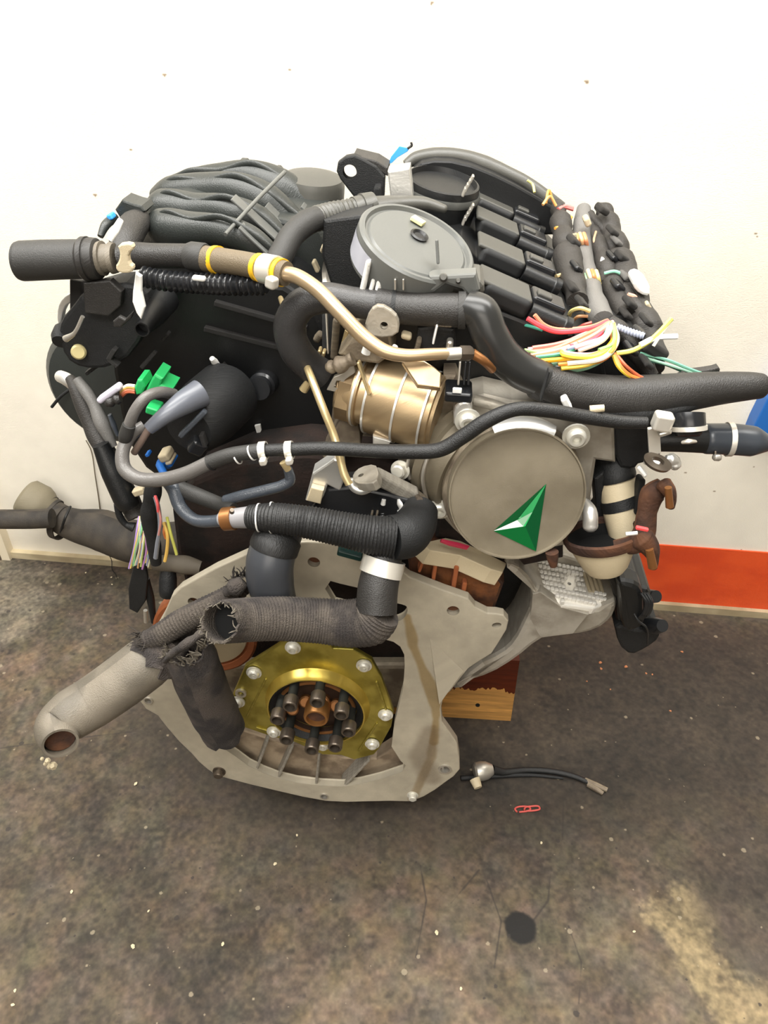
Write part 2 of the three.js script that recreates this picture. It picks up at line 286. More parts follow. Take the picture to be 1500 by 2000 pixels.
const floorTex = tex(TW, TH, (u, v) => {
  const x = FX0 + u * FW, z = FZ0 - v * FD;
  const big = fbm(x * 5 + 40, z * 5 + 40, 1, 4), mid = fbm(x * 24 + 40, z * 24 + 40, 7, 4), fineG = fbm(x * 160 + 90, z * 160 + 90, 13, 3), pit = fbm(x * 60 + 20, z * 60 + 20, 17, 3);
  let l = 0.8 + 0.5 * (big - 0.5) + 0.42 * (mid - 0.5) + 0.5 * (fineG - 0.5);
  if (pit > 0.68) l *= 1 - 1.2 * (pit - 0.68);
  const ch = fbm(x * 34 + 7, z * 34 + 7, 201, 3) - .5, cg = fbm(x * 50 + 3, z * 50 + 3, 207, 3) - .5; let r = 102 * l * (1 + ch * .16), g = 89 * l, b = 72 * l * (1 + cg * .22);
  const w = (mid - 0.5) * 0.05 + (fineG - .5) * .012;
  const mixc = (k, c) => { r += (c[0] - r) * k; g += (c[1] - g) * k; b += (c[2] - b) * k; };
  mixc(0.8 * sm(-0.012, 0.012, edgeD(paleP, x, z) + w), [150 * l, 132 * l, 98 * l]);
  mixc(0.85 * sm(-0.09, 0.07, edgeD(broadDarkP, x, z) + w * 2), [58 * l, 50 * l, 41 * l]);
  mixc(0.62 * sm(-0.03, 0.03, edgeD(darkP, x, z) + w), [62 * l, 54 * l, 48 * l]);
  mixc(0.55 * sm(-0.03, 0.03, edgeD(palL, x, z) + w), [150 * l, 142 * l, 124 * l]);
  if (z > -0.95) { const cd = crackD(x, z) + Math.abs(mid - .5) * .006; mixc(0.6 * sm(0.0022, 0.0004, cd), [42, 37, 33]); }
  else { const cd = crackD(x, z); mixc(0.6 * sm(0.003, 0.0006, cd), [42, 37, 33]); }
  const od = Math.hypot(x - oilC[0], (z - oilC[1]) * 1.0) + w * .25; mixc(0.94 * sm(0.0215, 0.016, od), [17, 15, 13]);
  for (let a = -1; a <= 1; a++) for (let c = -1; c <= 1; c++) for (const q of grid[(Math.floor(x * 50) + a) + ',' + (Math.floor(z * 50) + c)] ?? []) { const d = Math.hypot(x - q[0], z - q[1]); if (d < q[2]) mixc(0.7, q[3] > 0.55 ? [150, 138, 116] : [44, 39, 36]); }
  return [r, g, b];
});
floorTex.wrapS = floorTex.wrapT = THREE.MirroredRepeatWrapping;
const floorBump = tex(512, 512, (u, v) => { const g = 255 * (0.6 * fbm(u * 30 + 9, v * 30 + 9, 41, 4) + 0.4 * fbm(u * 120 + 9, v * 120 + 9, 45, 2)); return [g, g, g]; }, false);
floorBump.wrapS = floorBump.wrapT = THREE.MirroredRepeatWrapping; floorBump.repeat.set(4, 2.6);
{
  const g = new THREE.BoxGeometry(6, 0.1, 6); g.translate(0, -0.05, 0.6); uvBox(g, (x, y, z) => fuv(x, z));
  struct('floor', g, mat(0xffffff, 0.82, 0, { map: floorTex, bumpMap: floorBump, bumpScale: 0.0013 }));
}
// walls and ceiling
const scuffs = []; for (let i = 0; i < 190; i++) scuffs.push([rnd() * 2, rnd() * 1.4, 0.0005 + 0.0016 * rnd() ** 4, 1 + 2 * rnd()]);
const scG = {}; scuffs.forEach(c => { const k = Math.floor(c[0] * 20) + ',' + Math.floor(c[1] * 20); (scG[k] ??= []).push(c); });
const wallTex = tex(1024, 717, (u, v) => {
  const x = u * 2, y = v * 1.4; const m = fbm(x * 4 + 3, y * 4 + 3, 61, 4), f = fbm(x * 40 + 3, y * 40 + 3, 67, 2); const l = 0.965 + 0.09 * (m - .5) + 0.03 * (f - .5);
  let c = [228 * l, 221 * l, 206 * l];
  for (let a = -1; a <= 1; a++) for (let b = -1; b <= 1; b++) for (const q of scG[(Math.floor(x * 20) + a) + ',' + (Math.floor(y * 20) + b)] ?? []) if (Math.hypot((x - q[0]) / q[3], y - q[1]) < q[2]) c = [128, 112, 92];
  return c;
});
const wallM = mat(0xffffff, 0.7, 0, { map: wallTex, ...fine(0.0002) }), shellM = mat(0x8f8a80, 0.85);
{
  const g = wallBox(-2.2, 2.8, 0, 2.9, -0.1, 0); uvBox(g, (x, y, z) => [(V(x, 0, z).sub(V(WP.x, 0, WP.z)).dot(WX) + 0.2) / 2, y / 1.4]); struct('wall_back', g, wallM);
  const side = (a0, a1) => wallBox(a0, a1, 0, 2.9, 0, 4.2);
  struct('wall_left', side(-2.3, -2.2), shellM); struct('wall_right', side(2.8, 2.9), shellM);
  struct('wall_front', wallBox(-2.3, 2.9, 0, 2.9, 4.2, 4.3), shellM);
  struct('ceiling', wallBox(-2.3, 2.9, 2.9, 3.0, -0.1, 4.3), shellM);
  // baseboard, painted band and the post at the left end of the wall
  const hB = (() => { const p = onPlane(1400, 1189, PL, WN); return p.y; })(), hO = onWall(1500, 1078).y;
  const uvW = g => uvBox(g, (x, y, z) => [V(x, 0, z).dot(WX), y * 2]);
  struct('baseboard_back', uvW(wallBox(alongWall(0, 1085), 2.8, 0, hB, 0, LEDGE)), mat(0xffffff, 0.7, 0, { map: grime([150, 134, 104], [206, 192, 160], 1.2), ...fine(0.0005) }));
  const aO = alongWall(960, 1120);
  struct('trim_1', uvW(wallBox(aO, 2.8, hB, hO, 0, 0.003)), mat(0xffffff, 0.5, 0, { map: grime([204, 68, 26], [218, 80, 32], 2), ...fine(0.0003) }));
  const aL = alongWall(18, 1060);
  struct('trim_2', wallBox(aL - 0.055, aL + 0.004, 0, 0.36, 0, 0.02), mat(0xd9cdb4, 0.7));
  struct('trim_3', wallBox(aL - 0.045, aL - 0.034, 0.002, 0.36, 0.02, 0.023), mat(0x8a4a34, 0.7));
  struct('trim_4', wallBox(aL - 0.02, aL - 0.014, 0.002, 0.36, 0.02, 0.022), mat(0x55483a, 0.7));
}
// lamps: a glowing panel in a housing and a light of the same size just below it
for (const [name, label, x, y, z, w, d, I] of LAMPS) {
  const t = thing(name, label, 'lamp');
  const h = new THREE.BoxGeometry(w + 0.08, 0.06, d + 0.08); h.translate(x, y + 0.034, z); part(t, 'housing', h, mat(0xdddddd, 0.5));
  const e = new THREE.BoxGeometry(w, 0.004, d); e.translate(x, y, z); part(t, 'diffuser', e, new THREE.MeshStandardMaterial({ color: 0xffffff, emissive: 0xffffff, emissiveIntensity: 1 }));
  for (const sx of [-1, 1]) { const c = new THREE.CylinderGeometry(.006, .006, 2.9 - y - 0.06, 8); c.translate(x + sx * w * .4, (2.9 + y + 0.06) / 2, z); part(t, 'hanger', c, mat(0x888888, .5)); }
  rebase(t);
  const L = new THREE.RectAreaLight(0xfffdf8, I, w, d); L.position.set(x, y - 0.006, z); L.lookAt(x, y - 1, z); scene.add(L);
}
{  // added panel that fills the engine front, not a fitting of the room
  const { x, y, z, w, h, i } = FILLPANEL, t = thing('added_fill_panel', 'added unseen fill light panel hung behind the camera', 'lamp');
  const b = new THREE.BoxGeometry(w + .08, h + .08, .05); b.translate(x, y, z + .03); part(t, 'housing', b, mat(0xdddddd, .5));
  const e = new THREE.BoxGeometry(w, h, .004); e.translate(x, y, z); part(t, 'diffuser', e, new THREE.MeshStandardMaterial({ color: 0xffffff, emissive: 0xfff6e8, emissiveIntensity: 0.6 }));
  for (const sx of [-1, 1]) { const c = new THREE.CylinderGeometry(.006, .006, 2.9 - y - h / 2, 8); c.translate(x + sx * w * .4, (2.9 + y + h / 2) / 2, z + .03); part(t, 'hanger', c, mat(0x888888, .5)); }
  rebase(t);
  const L = new THREE.RectAreaLight(0xfff4e4, i, w, h); L.position.set(x, y, z - .01); L.lookAt(x, y - .45, z - 2); scene.add(L);
}
// ---------------------------------------------------------------- timber block under the engine
const woodTex = (() => { const t = tex(512, 512, (u, v) => { const n = fbm(u * 3 + 5, v * 60 + 5, 83, 4), f = fbm(u * 20, v * 160, 87, 2); const l = 0.72 + .45 * n + .12 * (f - .5); return [206 * l, 152 * l, 82 * l]; }); return t; })();
const WB = floorAt(930, 1404);                 // a point of the block's front foot
const WBs = WB.clone().sub(U(750, 1000, 0)).dot(A);
const WBh = U(1003, 1290, WBs).y;
{
  const p = onPlane(998, 1404, WB, NB), q = onPlane(560, 1404, WB, NB); p.y = q.y = 0;
  const t = thing('timber_block', 'orange-brown timber block with a dark oil-soaked upper half, lying on the floor under the engine', 'wood block');
  const L = p.clone().sub(q), dpt = 0.11;
  const mk = (y0, y1, jag, k, grow) => {        // lower clean half and oil-soaked upper half meet along a ragged edge
    const sh = new THREE.Shape(); const w = L.length() + grow, n = 240; const e = i => k + jag * (fbm(i * .12, 2.2, 91, 4) - .5) + .006 * (h2(i >> 1, 3, 9) - .5);
    if (y0 === null) { sh.moveTo(0, y1); sh.lineTo(0, e(0)); for (let i = 0; i <= n; i++) sh.lineTo(w * i / n, e(i)); sh.lineTo(w, y1); } else { sh.moveTo(0, 0); sh.lineTo(w, 0); for (let i = n; i >= 0; i--) sh.lineTo(w * i / n, e(i)); }
    const g = new THREE.ExtrudeGeometry(sh, { depth: dpt, bevelEnabled: false }); g.applyMatrix4(new THREE.Matrix4().makeBasis(RT, UP, NB).setPosition(q.clone().addScaledVector(A, dpt))); uvBox(g, (x, y, z) => [V(x, y, z).dot(RT) * 4, y * 4 + V(x, y, z).dot(A) * 4]); return g;
  };
  part(t, 'clean_wood', mk(0, 0, 0.03, WBh * .52, 0), mat(0xffffff, .65, 0, { map: woodTex, bumpMap: woodTex, bumpScale: 0.0006 }));
  part(t, 'oil_soaked_wood', mk(null, WBh, 0.03, WBh * .52, 0), mat(0x74402c, .5, 0, { map: woodTex, bumpMap: woodTex, bumpScale: 0.0006 }), 'dark red-brown oil-soaked upper half');
  const nh = new THREE.CylinderGeometry(.0035, .0035, .002, 12); const n = part(t, 'nail_hole', nh, MT.blackDull); place(n, onPlane(933, 1377, WB.clone().addScaledVector(NB, .0005), NB), NB);
  rebase(t);
}
// ---------------------------------------------------------------- the engine
const E = thing('engine', 'used car engine with gold seal plate and silver disc, standing on the floor', 'engine');
const tray = (n, g, m, l) => part(E, n, g, m, l);
// -- cast parts behind the rear plate
tray('engine_block', prism(round([[330, 960], [520, 880], [800, 900], [985, 1010], [975, 1190], [900, 1215], [790, 1372], [640, 1386], [420, 1368], [400, 1240], [350, 1120]], 1), 0.085, 0.40, { bevel: 0.006 }), MT.rustDark, 'rusty brown engine block');
tray('block_side', prism([[795, 1085], [830, 1075], [900, 1085], [962, 1110], [985, 1140], [965, 1195], [925, 1190], [870, 1160], [800, 1130]], 0.03, 0.1, { bevel: 0.004 }), MT.rustBlock, 'brown stained side of the block');
for (const [x0, y0, x1, y1, w] of [[846, 1128, 853, 1082, 8], [884, 1150, 892, 1100, 9], [903, 1160, 908, 1132, 9], [818, 1112, 828, 1085, 6]]) tray('block_rib', bar([x0, y0, .022], [x1, y1, .026], w, .016, .002), MT.rustOrange);
tray('rusty_sleeve', turnedP([945, 1205, .05], [925, 1170, .05], [[0, 17], [.5, 20], [1, 18]]), MT.copper);
tray('oil_pan', (() => { const b = U(640, 1500, .06), y0 = WBh; const w = prism([[400, 1300], [850, 1300], [850, 1360], [800, 1385], [480, 1385], [420, 1370]], .07, .36, { bevel: .006 }); return w; })(), MT.alloyDirty);
tray('pan_foot', barP(U(640, 1395, WBs + .055).setY(WBh + .021), U(830, 1395, WBs + .055).setY(WBh + .021), .04, .1, .006), MT.rustDark);
// -- the rusty disc seen through the plate
{
  const p = U(402, 1236, .05), r = M(102, 402, 1236, .05);
  const d = tray('rusty_drum', latheG([[0, -.012], [r, -.012], [r, .004], [r - .003, .006], [r - .01, .004], [r - .012, 0], [0, 0]], p, NB, 48), mat(0x99552e, .7, 0, cast(.0005)), 'orange rusty drum behind the plate');
  part(d, 'drum_face', latheG([[0, .0005], [r - .013, .0005], [r - .014, .003], [r * .55, .004], [0, .004]], p, NB, 48), MT.cream);
}
// -- rear plate, with its window, holes, oil streak and stains
const PO = [[335, 1165], [352, 1148], [420, 1110], [480, 1083], [530, 1064], [600, 1058], [690, 1062], [740, 1085], [781, 1111], [800, 1127], [835, 1141], [869, 1154], [915, 1170], [928, 1186], [952, 1198], [970, 1199], [984, 1202], [993, 1213], [989, 1231], [975, 1254], [960, 1277], [928, 1297], [915, 1306], [897, 1328], [880, 1350], [866, 1362], [861, 1385], [864, 1411], [878, 1430], [893, 1452], [897, 1478], [898, 1503], [886, 1517], [873, 1526], [850, 1543], [828, 1556], [803, 1566], [760, 1565], [717, 1566], [675, 1567], [637, 1565], [592, 1557], [549, 1547], [490, 1533], [437, 1519], [420, 1513], [404, 1502], [388, 1488], [374, 1472], [350, 1449], [325, 1420], [308, 1398], [285, 1385], [271, 1367], [278, 1341], [292, 1322], [306, 1312], [330, 1316], [345, 1330], [352, 1310], [330, 1285], [302, 1262], [303, 1230], [320, 1200]];
const WIN = [[357, 1383], [364, 1345], [385, 1290], [415, 1250], [450, 1232], [560, 1222], [700, 1230], [737, 1247], [752, 1247], [770, 1252], [784, 1262], [792, 1278], [793, 1300], [790, 1343], [781, 1380], [773, 1411], [767, 1458], [785, 1486], [795, 1495], [787, 1509], [745, 1523], [705, 1533], [670, 1538], [625, 1536], [577, 1530], [540, 1521], [511, 1510], [483, 1496], [460, 1479], [430, 1459], [404, 1439], [385, 1420], [371, 1402]];
const plateHoles = [[613, 1098, 15], [378, 1176, 14], [885, 1193, 15], [290, 1367, 9], [869, 1501, 13], [633, 1554, 8]];
const pTex = (() => {
  const toC = (x, y) => uvOf(U(x, y, 0)); const st = [[795, 1205], [803, 1240], [806, 1262], [818, 1290], [834, 1330], [846, 1362], [852, 1385], [850, 1420], [846, 1450]].map(p => toC(...p)); const st2 = [[846, 1420], [842, 1480], [805, 1562]].map(p => toC(...p)); const dk = [[838, 1430], [820, 1480], [842, 1520]].map(p => toC(...p));
  const [u0, v0] = toC(260, 1570), [u1, v1] = toC(1000, 1050); const segD = (l, x, y) => { let d = 9; for (let i = 0; i < l.length - 1; i++) { const a = l[i], b = l[i + 1], vx = b[0] - a[0], vy = b[1] - a[1], t = Math.max(0, Math.min(1, ((x - a[0]) * vx + (y - a[1]) * vy) / (vx * vx + vy * vy))); d = Math.min(d, Math.hypot(x - a[0] - t * vx, y - a[1] - t * vy)); } return d; };
  const t = tex(768, 768, (u, v) => {
    const x = u0 + u * (u1 - u0), y = v0 + v * (v1 - v0); const a = fbm(x * 14 + 9, y * 14 + 9, 101, 4), f = fbm(x * 90 + 9, y * 90 + 9, 107, 3); const l = 0.95 + .22 * (a - .5) + .1 * (f - .5); let c = [176 * l, 167 * l, 148 * l];
    const mx = (k, q) => { c = c.map((z, i) => z + (q[i] - z) * k); }; const w = (a - .5) * .012;
    mx(.55 * sm(.0075, .0035, segD(st, x, y) + w), [128 * l, 100 * l, 52 * l]); mx(.4 * sm(.007, .002, segD(st2, x, y) + w), [112 * l, 86 * l, 50 * l]); mx(.35 * sm(.02, .006, segD(dk, x, y) + w), [92 * l, 78 * l, 62 * l]);
    return c;
  });
  t.wrapS = t.wrapT = THREE.ClampToEdgeWrapping; t.repeat.set(1 / (u1 - u0), 1 / (v1 - v0)); t.offset.set(-u0 / (u1 - u0), -v0 / (v1 - v0)); return t;
})();
const plateM = mat(0xffffff, 0.5, 0.1, { map: pTex, ...cast(0.0003) });
const plate = tray('rear_plate', prism(PO, 0, 0.012, { bevel: .0015, holes: [{ poly: WIN }, { poly: [[632, 1150], [644, 1132], [665, 1138], [700, 1146], [708, 1165], [704, 1195], [652, 1182]] }, { poly: round([[745, 1172], [795, 1179], [800, 1192], [792, 1210], [770, 1219], [745, 1218]], 2) }, ...plateHoles.map(h => ({ x: h[0], y: h[1], r: h[2] })), { x: 970, y: 1221, r: 12, k: .75, rot: .3 }] }), plateM, 'grey cast rear plate with an oil streak');
for (const [x, y, r] of plateHoles.slice(3)) part(plate, 'bushing', latheG([[M(r, x, y, 0) * .72, -.008], [M(r, x, y, 0) * 1.02, -.008], [M(r, x, y, 0) * 1.02, .002], [M(r, x, y, 0) * .72, .002], [M(r, x, y, 0) * .72, -.008]], U(x, y, 0), NB, 20), MT.steel);
tray('plate_fold', panel([[839, 1246], [906, 1311], [880, 1346], [858, 1376]], [839, 1246, -.0004], [906, 1311, -.0008], [858, 1376, -.006], .006, { bevel: .0004 }), plateM);
for (const [x, y, r] of [[613, 1098, 15], [885, 1193, 15], [378, 1176, 14]]) tray('hole_plug', latheG([[0, 0], [M(r, x, y, .01) * 1.3, 0], [M(r, x, y, .01) * 1.3, .003], [0, .003]], U(x, y, .0125), NB, 20), mat(0x5f3a24, .8), 'rusty metal behind a plate hole');
bolt(E, 'plate_bolt', hexG, MT.boltDark, 428, 1507, -.001, NB, .8); bolt(E, 'plate_bolt', hexG, MT.bolt, 806, 1553, 0, NB, .7);
// -- the ribbed inside of the oil pan flange
tray('pan_wall', prism([[345, 1372], [460, 1400], [470, 1425], [530, 1445], [575, 1455], [668, 1480], [735, 1482], [770, 1460], [810, 1490], [800, 1522], [700, 1545], [620, 1550], [540, 1536], [470, 1505], [400, 1455], [352, 1402]], .028, .05, { bevel: .002 }), MT.panInside, 'ribbed tan inside of the oil pan');
for (const [x0, y0, x1, y1] of [[474, 1418, 432, 1474], [525, 1442, 502, 1510], [574, 1452, 542, 1528], [626, 1466, 619, 1540], [722, 1478, 668, 1542]]) tray('pan_rib', bar([x0, y0 - 8, .016], [x1, y1 - 14, .016], 5, .026, .001), MT.alloy);
tray('pan_lip', tube([[362, 1392, .012], [404, 1446, .012], [460, 1487, .012], [511, 1517, .012], [577, 1537, .012], [625, 1543, .012], [670, 1544, .012], [745, 1529, .012], [792, 1510, .012]], { r: 5 }), MT.rubber);
// -- gold seal carrier and crank flange
const sealC = U(621, 1371, 0), r98 = M(98, 621, 1371, 0);
const carrier = tray('seal_carrier', prism([[560, 1250], [613, 1251], [644, 1259], [651, 1267], [690, 1269], [726, 1290], [735, 1307], [745, 1324], [769, 1391], [764, 1420], [740, 1463], [730, 1474], [692, 1484], [666, 1475], [630, 1474], [574, 1449], [531, 1439], [469, 1418], [454, 1358], [478, 1302]], -.004, .003, { bevel: .0012, holes: [{ x: 621, y: 1371, r: 76 }] }), MT.gold, 'gold-coloured crankshaft seal carrier plate');
part(carrier, 'carrier_collar', latheG([[r98 * 1.06, 0], [r98 * 1.04, .006], [r98 * .98, .011], [r98 * .965, .018], [r98 * .94, .018], [r98 * .93, 0], [r98 * 1.06, 0]], sealC, NB, 56), MT.goldBright, 'raised round collar');
part(carrier, 'oil_seal', latheG([[r98 * .94, .014], [r98 * .9, .0155], [r98 * .79, .009], [r98 * .79, 0], [r98 * .94, 0], [r98 * .94, .014]], sealC, NB, 56), MT.blackDull, 'black rubber seal ring');
for (const [x0, y0, x1, y1] of [[520, 1325, 482, 1400], [737, 1412, 700, 1466], [500, 1420, 560, 1438], [735, 1330, 757, 1395]]) part(carrier, 'pressed_rib', bar([x0, y0, -.005], [x1, y1, -.005], 4, .003, .001), MT.gold);
for (const [x, y] of [[572, 1265], [496, 1314], [464, 1371], [711, 1300], [753, 1396], [727, 1453], [535, 1429], [631, 1455]]) bolt(carrier, 'carrier_bolt', torxG, MT.bolt, x, y, -.006, NB, .95);
part(carrier, 'locating_ring', latheG([[.004, 0], [.007, 0], [.007, .003], [.004, .003], [.004, 0]], U(471, 1352, -.004), NB, 16), MT.steel);
const flange = tray('crank_flange', latheG([[0, -.02], [r98 * .78, -.02], [r98 * .78, .0085], [r98 * .75, .01], [r98 * .7, .01], [r98 * .68, .002], [0, .002]], sealC, NB, 56), mat(0x3d2d24, .5, .5), 'dark crankshaft flange with a worn copper rim');
part(flange, 'flange_rim', latheG([[r98 * .71, .0095], [r98 * .78, .0095], [r98 * .765, .0115], [r98 * .72, .0115], [r98 * .71, .0095]], sealC, NB, 56), MT.copper);
{ // hollow spigot in the middle
  const p = U(617, 1403, -.03), r = M(25, 617, 1403, -.03), w = .024; part(flange, 'spigot', latheG([[r, -w], [r, -.001], [r * .92, .001], [r * .76, .001], [r * .74, -.003], [r * .7, -.016], [0, -.016], [0, -w]], p, NB, 32), mat(0xa0703f, .38, .7), 'worn copper-coloured hollow spigot');
  part(flange, 'spigot_bore', latheG([[0, -.006], [r * .73, -.006], [r * .73, -.0045], [0, -.005]], p, NB, 24), MT.rust);
  for (const [dx, dy] of [[-20, -40], [18, -44], [46, -24], [-48, -10]]) part(flange, 'flange_boss', turnedP([617 + dx * .9, 1384 + dy * .5, .0], [614 + dx * .9, 1392 + dy * .5, -.012], [[0, 13], [.9, 12], [1, 9]], 16), MT.copper);
}
const crankBolt = [[566, 1382], [619, 1374], [666, 1398], [680, 1432], [654, 1462], [608, 1467], [559, 1447], [541, 1408]];
for (const [x, y] of crankBolt) { const b = bolt(E, 'crank_bolt', capG, MT.boltDark, x, y, -.046, NB, 1.02, 'protruding dark flywheel bolt'); part(b, 'bolt_shank', shankG, MT.boltShank); }

// -- cylinder head, cover and coils
tray('cylinder_head', prism(round([[660, 700], [720, 610], [900, 600], [1080, 660], [1180, 740], [1200, 880], [1120, 980], [900, 1000], [700, 960], [640, 880]], 1), .13, .43, { bevel: .004 }), MT.alloyDirty, 'stained alloy cylinder head');
const cover = tray('valve_cover', prism([[705, 600], [722, 566], [760, 556], [905, 560], [935, 590], [1050, 635], [1122, 650], [1180, 705], [1190, 770], [700, 770]], .09, .44, { bevel: .004 }), MT.black, 'black plastic valve cover');
function makeCoil() {
  const s = .115, c = part(E, 'ignition_coil', (() => { const g = bar([940, 552, s], [1032, 592, s], 42, .052, .007); return g; })(), MT.black, 'black ignition coil, its flat top greyed to carry haze');
  part(c, 'coil_lid', bar([938, 533, s], [1036, 576, s], 10, .046, .004), MT.plasticTop);  // lid grey: dusty plastic plus haze put into its colour
  part(c, 'connector', bar([1036, 578, s], [1098, 604, s], 26, .032, .003), MT.blackGloss);
  part(c, 'latch', bar([1050, 570, s - .004], [1078, 582, s - .004], 8, .012, .002), MT.plasticTop);
  part(c, 'plug_tube', tube([[1034, 606, s - .02, 17], [1070, 622, s - .02, 17], [1098, 634, s - .02, 17], [1100, 635, s - .02, 20], [1112, 640, s - .02, 19]]), MT.black);
  return c;
}
const coil0 = makeCoil();
for (let k = 1; k < 4; k++) { const c = coil0.clone(); c.position.copy(A).multiplyScalar(.097 * k); c.position.y += [0, .004, .006, .004][k]; E.add(c); }
// rear edge of the cover and the dark rim round its far end
tray('cover_back', prism(round([[800, 335], [830, 312], [900, 314], [985, 348], [1070, 396], [1110, 425], [1110, 470], [800, 430]], 1), .405, .435, { bevel: .003 }), MT.black);
tray('cover_rim', tube([[792, 322, .43, 9], [812, 310, .435, 13], [850, 303, .435, 14], [900, 306, .435, 14], [945, 320, .435, 16], [990, 338, .43, 13], [1030, 358, .425, 12], [1070, 388, .42, 14], [1098, 405, .42, 10]], {}), MT.plasticTop);
// round black cap on top
{
  const p = U(862, 372, .33), ax = axisAt(862, 372, 78, .34), r = M(74, 862, 372, .33);
  const c = tray('round_cover', latheG([[r * .96, -.035], [r, -.02], [r, .004], [r * .96, .012], [r * .9, .013], [r * .86, .007], [r * .6, .006], [0, .006]], p, ax, 40), MT.black, 'round black cover at the far end');
  part(c, 'cover_lip', latheG([[r * 1.02, -.004], [r * 1.05, 0], [r * 1.02, .005], [r * .98, .003], [r * 1.02, -.004]], p, ax, 40), MT.discGrey);
}
for (const [y0, y1] of [[342, 356], [398, 412]]) for (let k = 0; k < 4; k++) tray('cover_rib', bar([925 - k * 5, y0 + k * 8, .28], [918 - k * 5, y1 + k * 9, .28], 5, .01, .001), MT.steel);
tray('silver_bracket', prism([[757, 335], [800, 328], [806, 385], [806, 420], [758, 420], [762, 380]], .27, .30, {}), MT.alloyBright, 'shiny alloy bracket left of the round cover');
// big grey round cover (breather) near the viewer
{
  const p = U(814, 478, .105), ax = axisAt(814, 478, 66, .5), r = M(122, 814, 478, .105);
  const d = tray('breather_cover', latheG([[r * .6, -.03], [r * .95, -.03], [r * .97, -.026], [r * .99, -.004], [r * .985, .002], [r * .95, .004], [r * .9, .004], [r * .87, .0005], [r * .84, .0005], [r * .8, .0025], [0, .004]], p, ax, 56), MT.discGrey, 'large round grey breather cover');
  const n = ax, e1 = V(1, 0, 0).addScaledVector(n, -n.x).normalize(), e2 = n.clone().cross(e1);
  part(d, 'skirt_highlight', (() => { const g = new THREE.CylinderGeometry(r * .996, r * .974, .022, 30, 1, true, 3.6, 1.9); g.applyQuaternion(new THREE.Quaternion().setFromUnitVectors(V(0, 1, 0), ax)); const q = p.clone().addScaledVector(ax, -.015); g.translate(q.x, q.y, q.z); return g; })(), mat(0xb9bac4, .25, .3), 'pale highlight put into the skirt colour');  // pale arc paints the highlight on the lower left of the skirt
  part(d, 'yellow_label', (() => { const a = onPlane(805, 424, p.clone().addScaledVector(n, .005), n), b = onPlane(828, 438, p.clone().addScaledVector(n, .005), n); return barP(a, b, .004, .012, .001); })(), mat(0xd8d29a, .6));
  part(d, 'vent_dimple', latheG([[0, 0], [.008, 0], [.009, .002], [.007, .003], [.005, .001], [0, .001]], onPlane(818, 462, p.clone().addScaledVector(n, .004), n), n, 20), MT.black);
  part(d, 'skirt_notch', bar([725, 462, .088], [738, 476, .088], 9, .006, .001), MT.blackDull);
  part(d, 'clip', bar([853, 468, .08], [856, 515, .075], 6, .01, .001), MT.discGrey);
}
tray('breather_housing', prism(round([[720, 530], [760, 545], [820, 552], [885, 552], [935, 545], [950, 562], [938, 590], [905, 580], [885, 572], [850, 572], [838, 582], [800, 576], [740, 562]], 1), .07, .12, { bevel: .004 }), MT.plasticTop, 'grey-black housing under the breather cover');
tray('breather_foot', prism([[838, 540], [930, 535], [938, 566], [924, 590], [902, 566], [870, 556], [848, 572], [836, 572]], .055, .075, { bevel: .003 }), MT.discGrey);
for (const [x, y, r] of [[866, 543, 8], [895, 550, 5]]) tray('housing_boss', turnedP([x, y, .058], [x, y - 2, .05], [[0, r], [.8, r], [1, r * .7]], 16), MT.plasticTop);
for (const [x0, y0, x1, y1, w] of [[722, 505, 706, 576, 12], [746, 530, 736, 580, 13], [730, 545, 722, 574, 9]]) tray('silver_leg', bar([x0, y0, .07], [x1, y1, .065], w, .02, .003), MT.alloyBright, 'silver support leg');
for (const x of [772, 788]) tray('stud', bar([x, 544, .05], [x, 566, .05], 4, .004, .001), MT.steel);
tray('dark_gap_cover', prism([[632, 430], [722, 418], [742, 500], [742, 570], [655, 585], [628, 500]], .17, .24, { bevel: .003 }), MT.blackDull);
// lifting eye
{
  const p = U(692, 333, .30), r = M(34, 692, 333, .30), k = M(17, 692, 333, .30);
  const l = tray('lifting_eye', prism([[664, 350], [657, 335], [660, 317], [675, 306], [692, 303], [712, 312], [735, 325], [752, 345], [750, 385], [738, 395], [706, 396], [690, 384]], .295, .308, { holes: [{ x: 683, y: 336, r: 17 }], bevel: .002 }), MT.blackDull, 'black lifting eye with a round hole');
  part(l, 'eye_web', prism([[690, 303], [735, 314], [757, 328], [757, 345], [738, 332], [700, 322]], .30, .34, {}), MT.rubberGrey);
  part(l, 'eye_bracket', bar([738, 360, .29], [740, 400, .29], 14, .03, .003), MT.blackDull);
}
tray('plenum_dome', latheG([[M(62, 612, 350, .37), -.04], [M(62, 612, 350, .37), -.004], [M(57, 612, 350, .37), .004], [M(30, 612, 350, .37), .009], [0, .01]], U(612, 352, .37), axisAt(612, 352, 88, .3), 36), MT.plasticTop, 'grey domed cap behind the intake manifold');

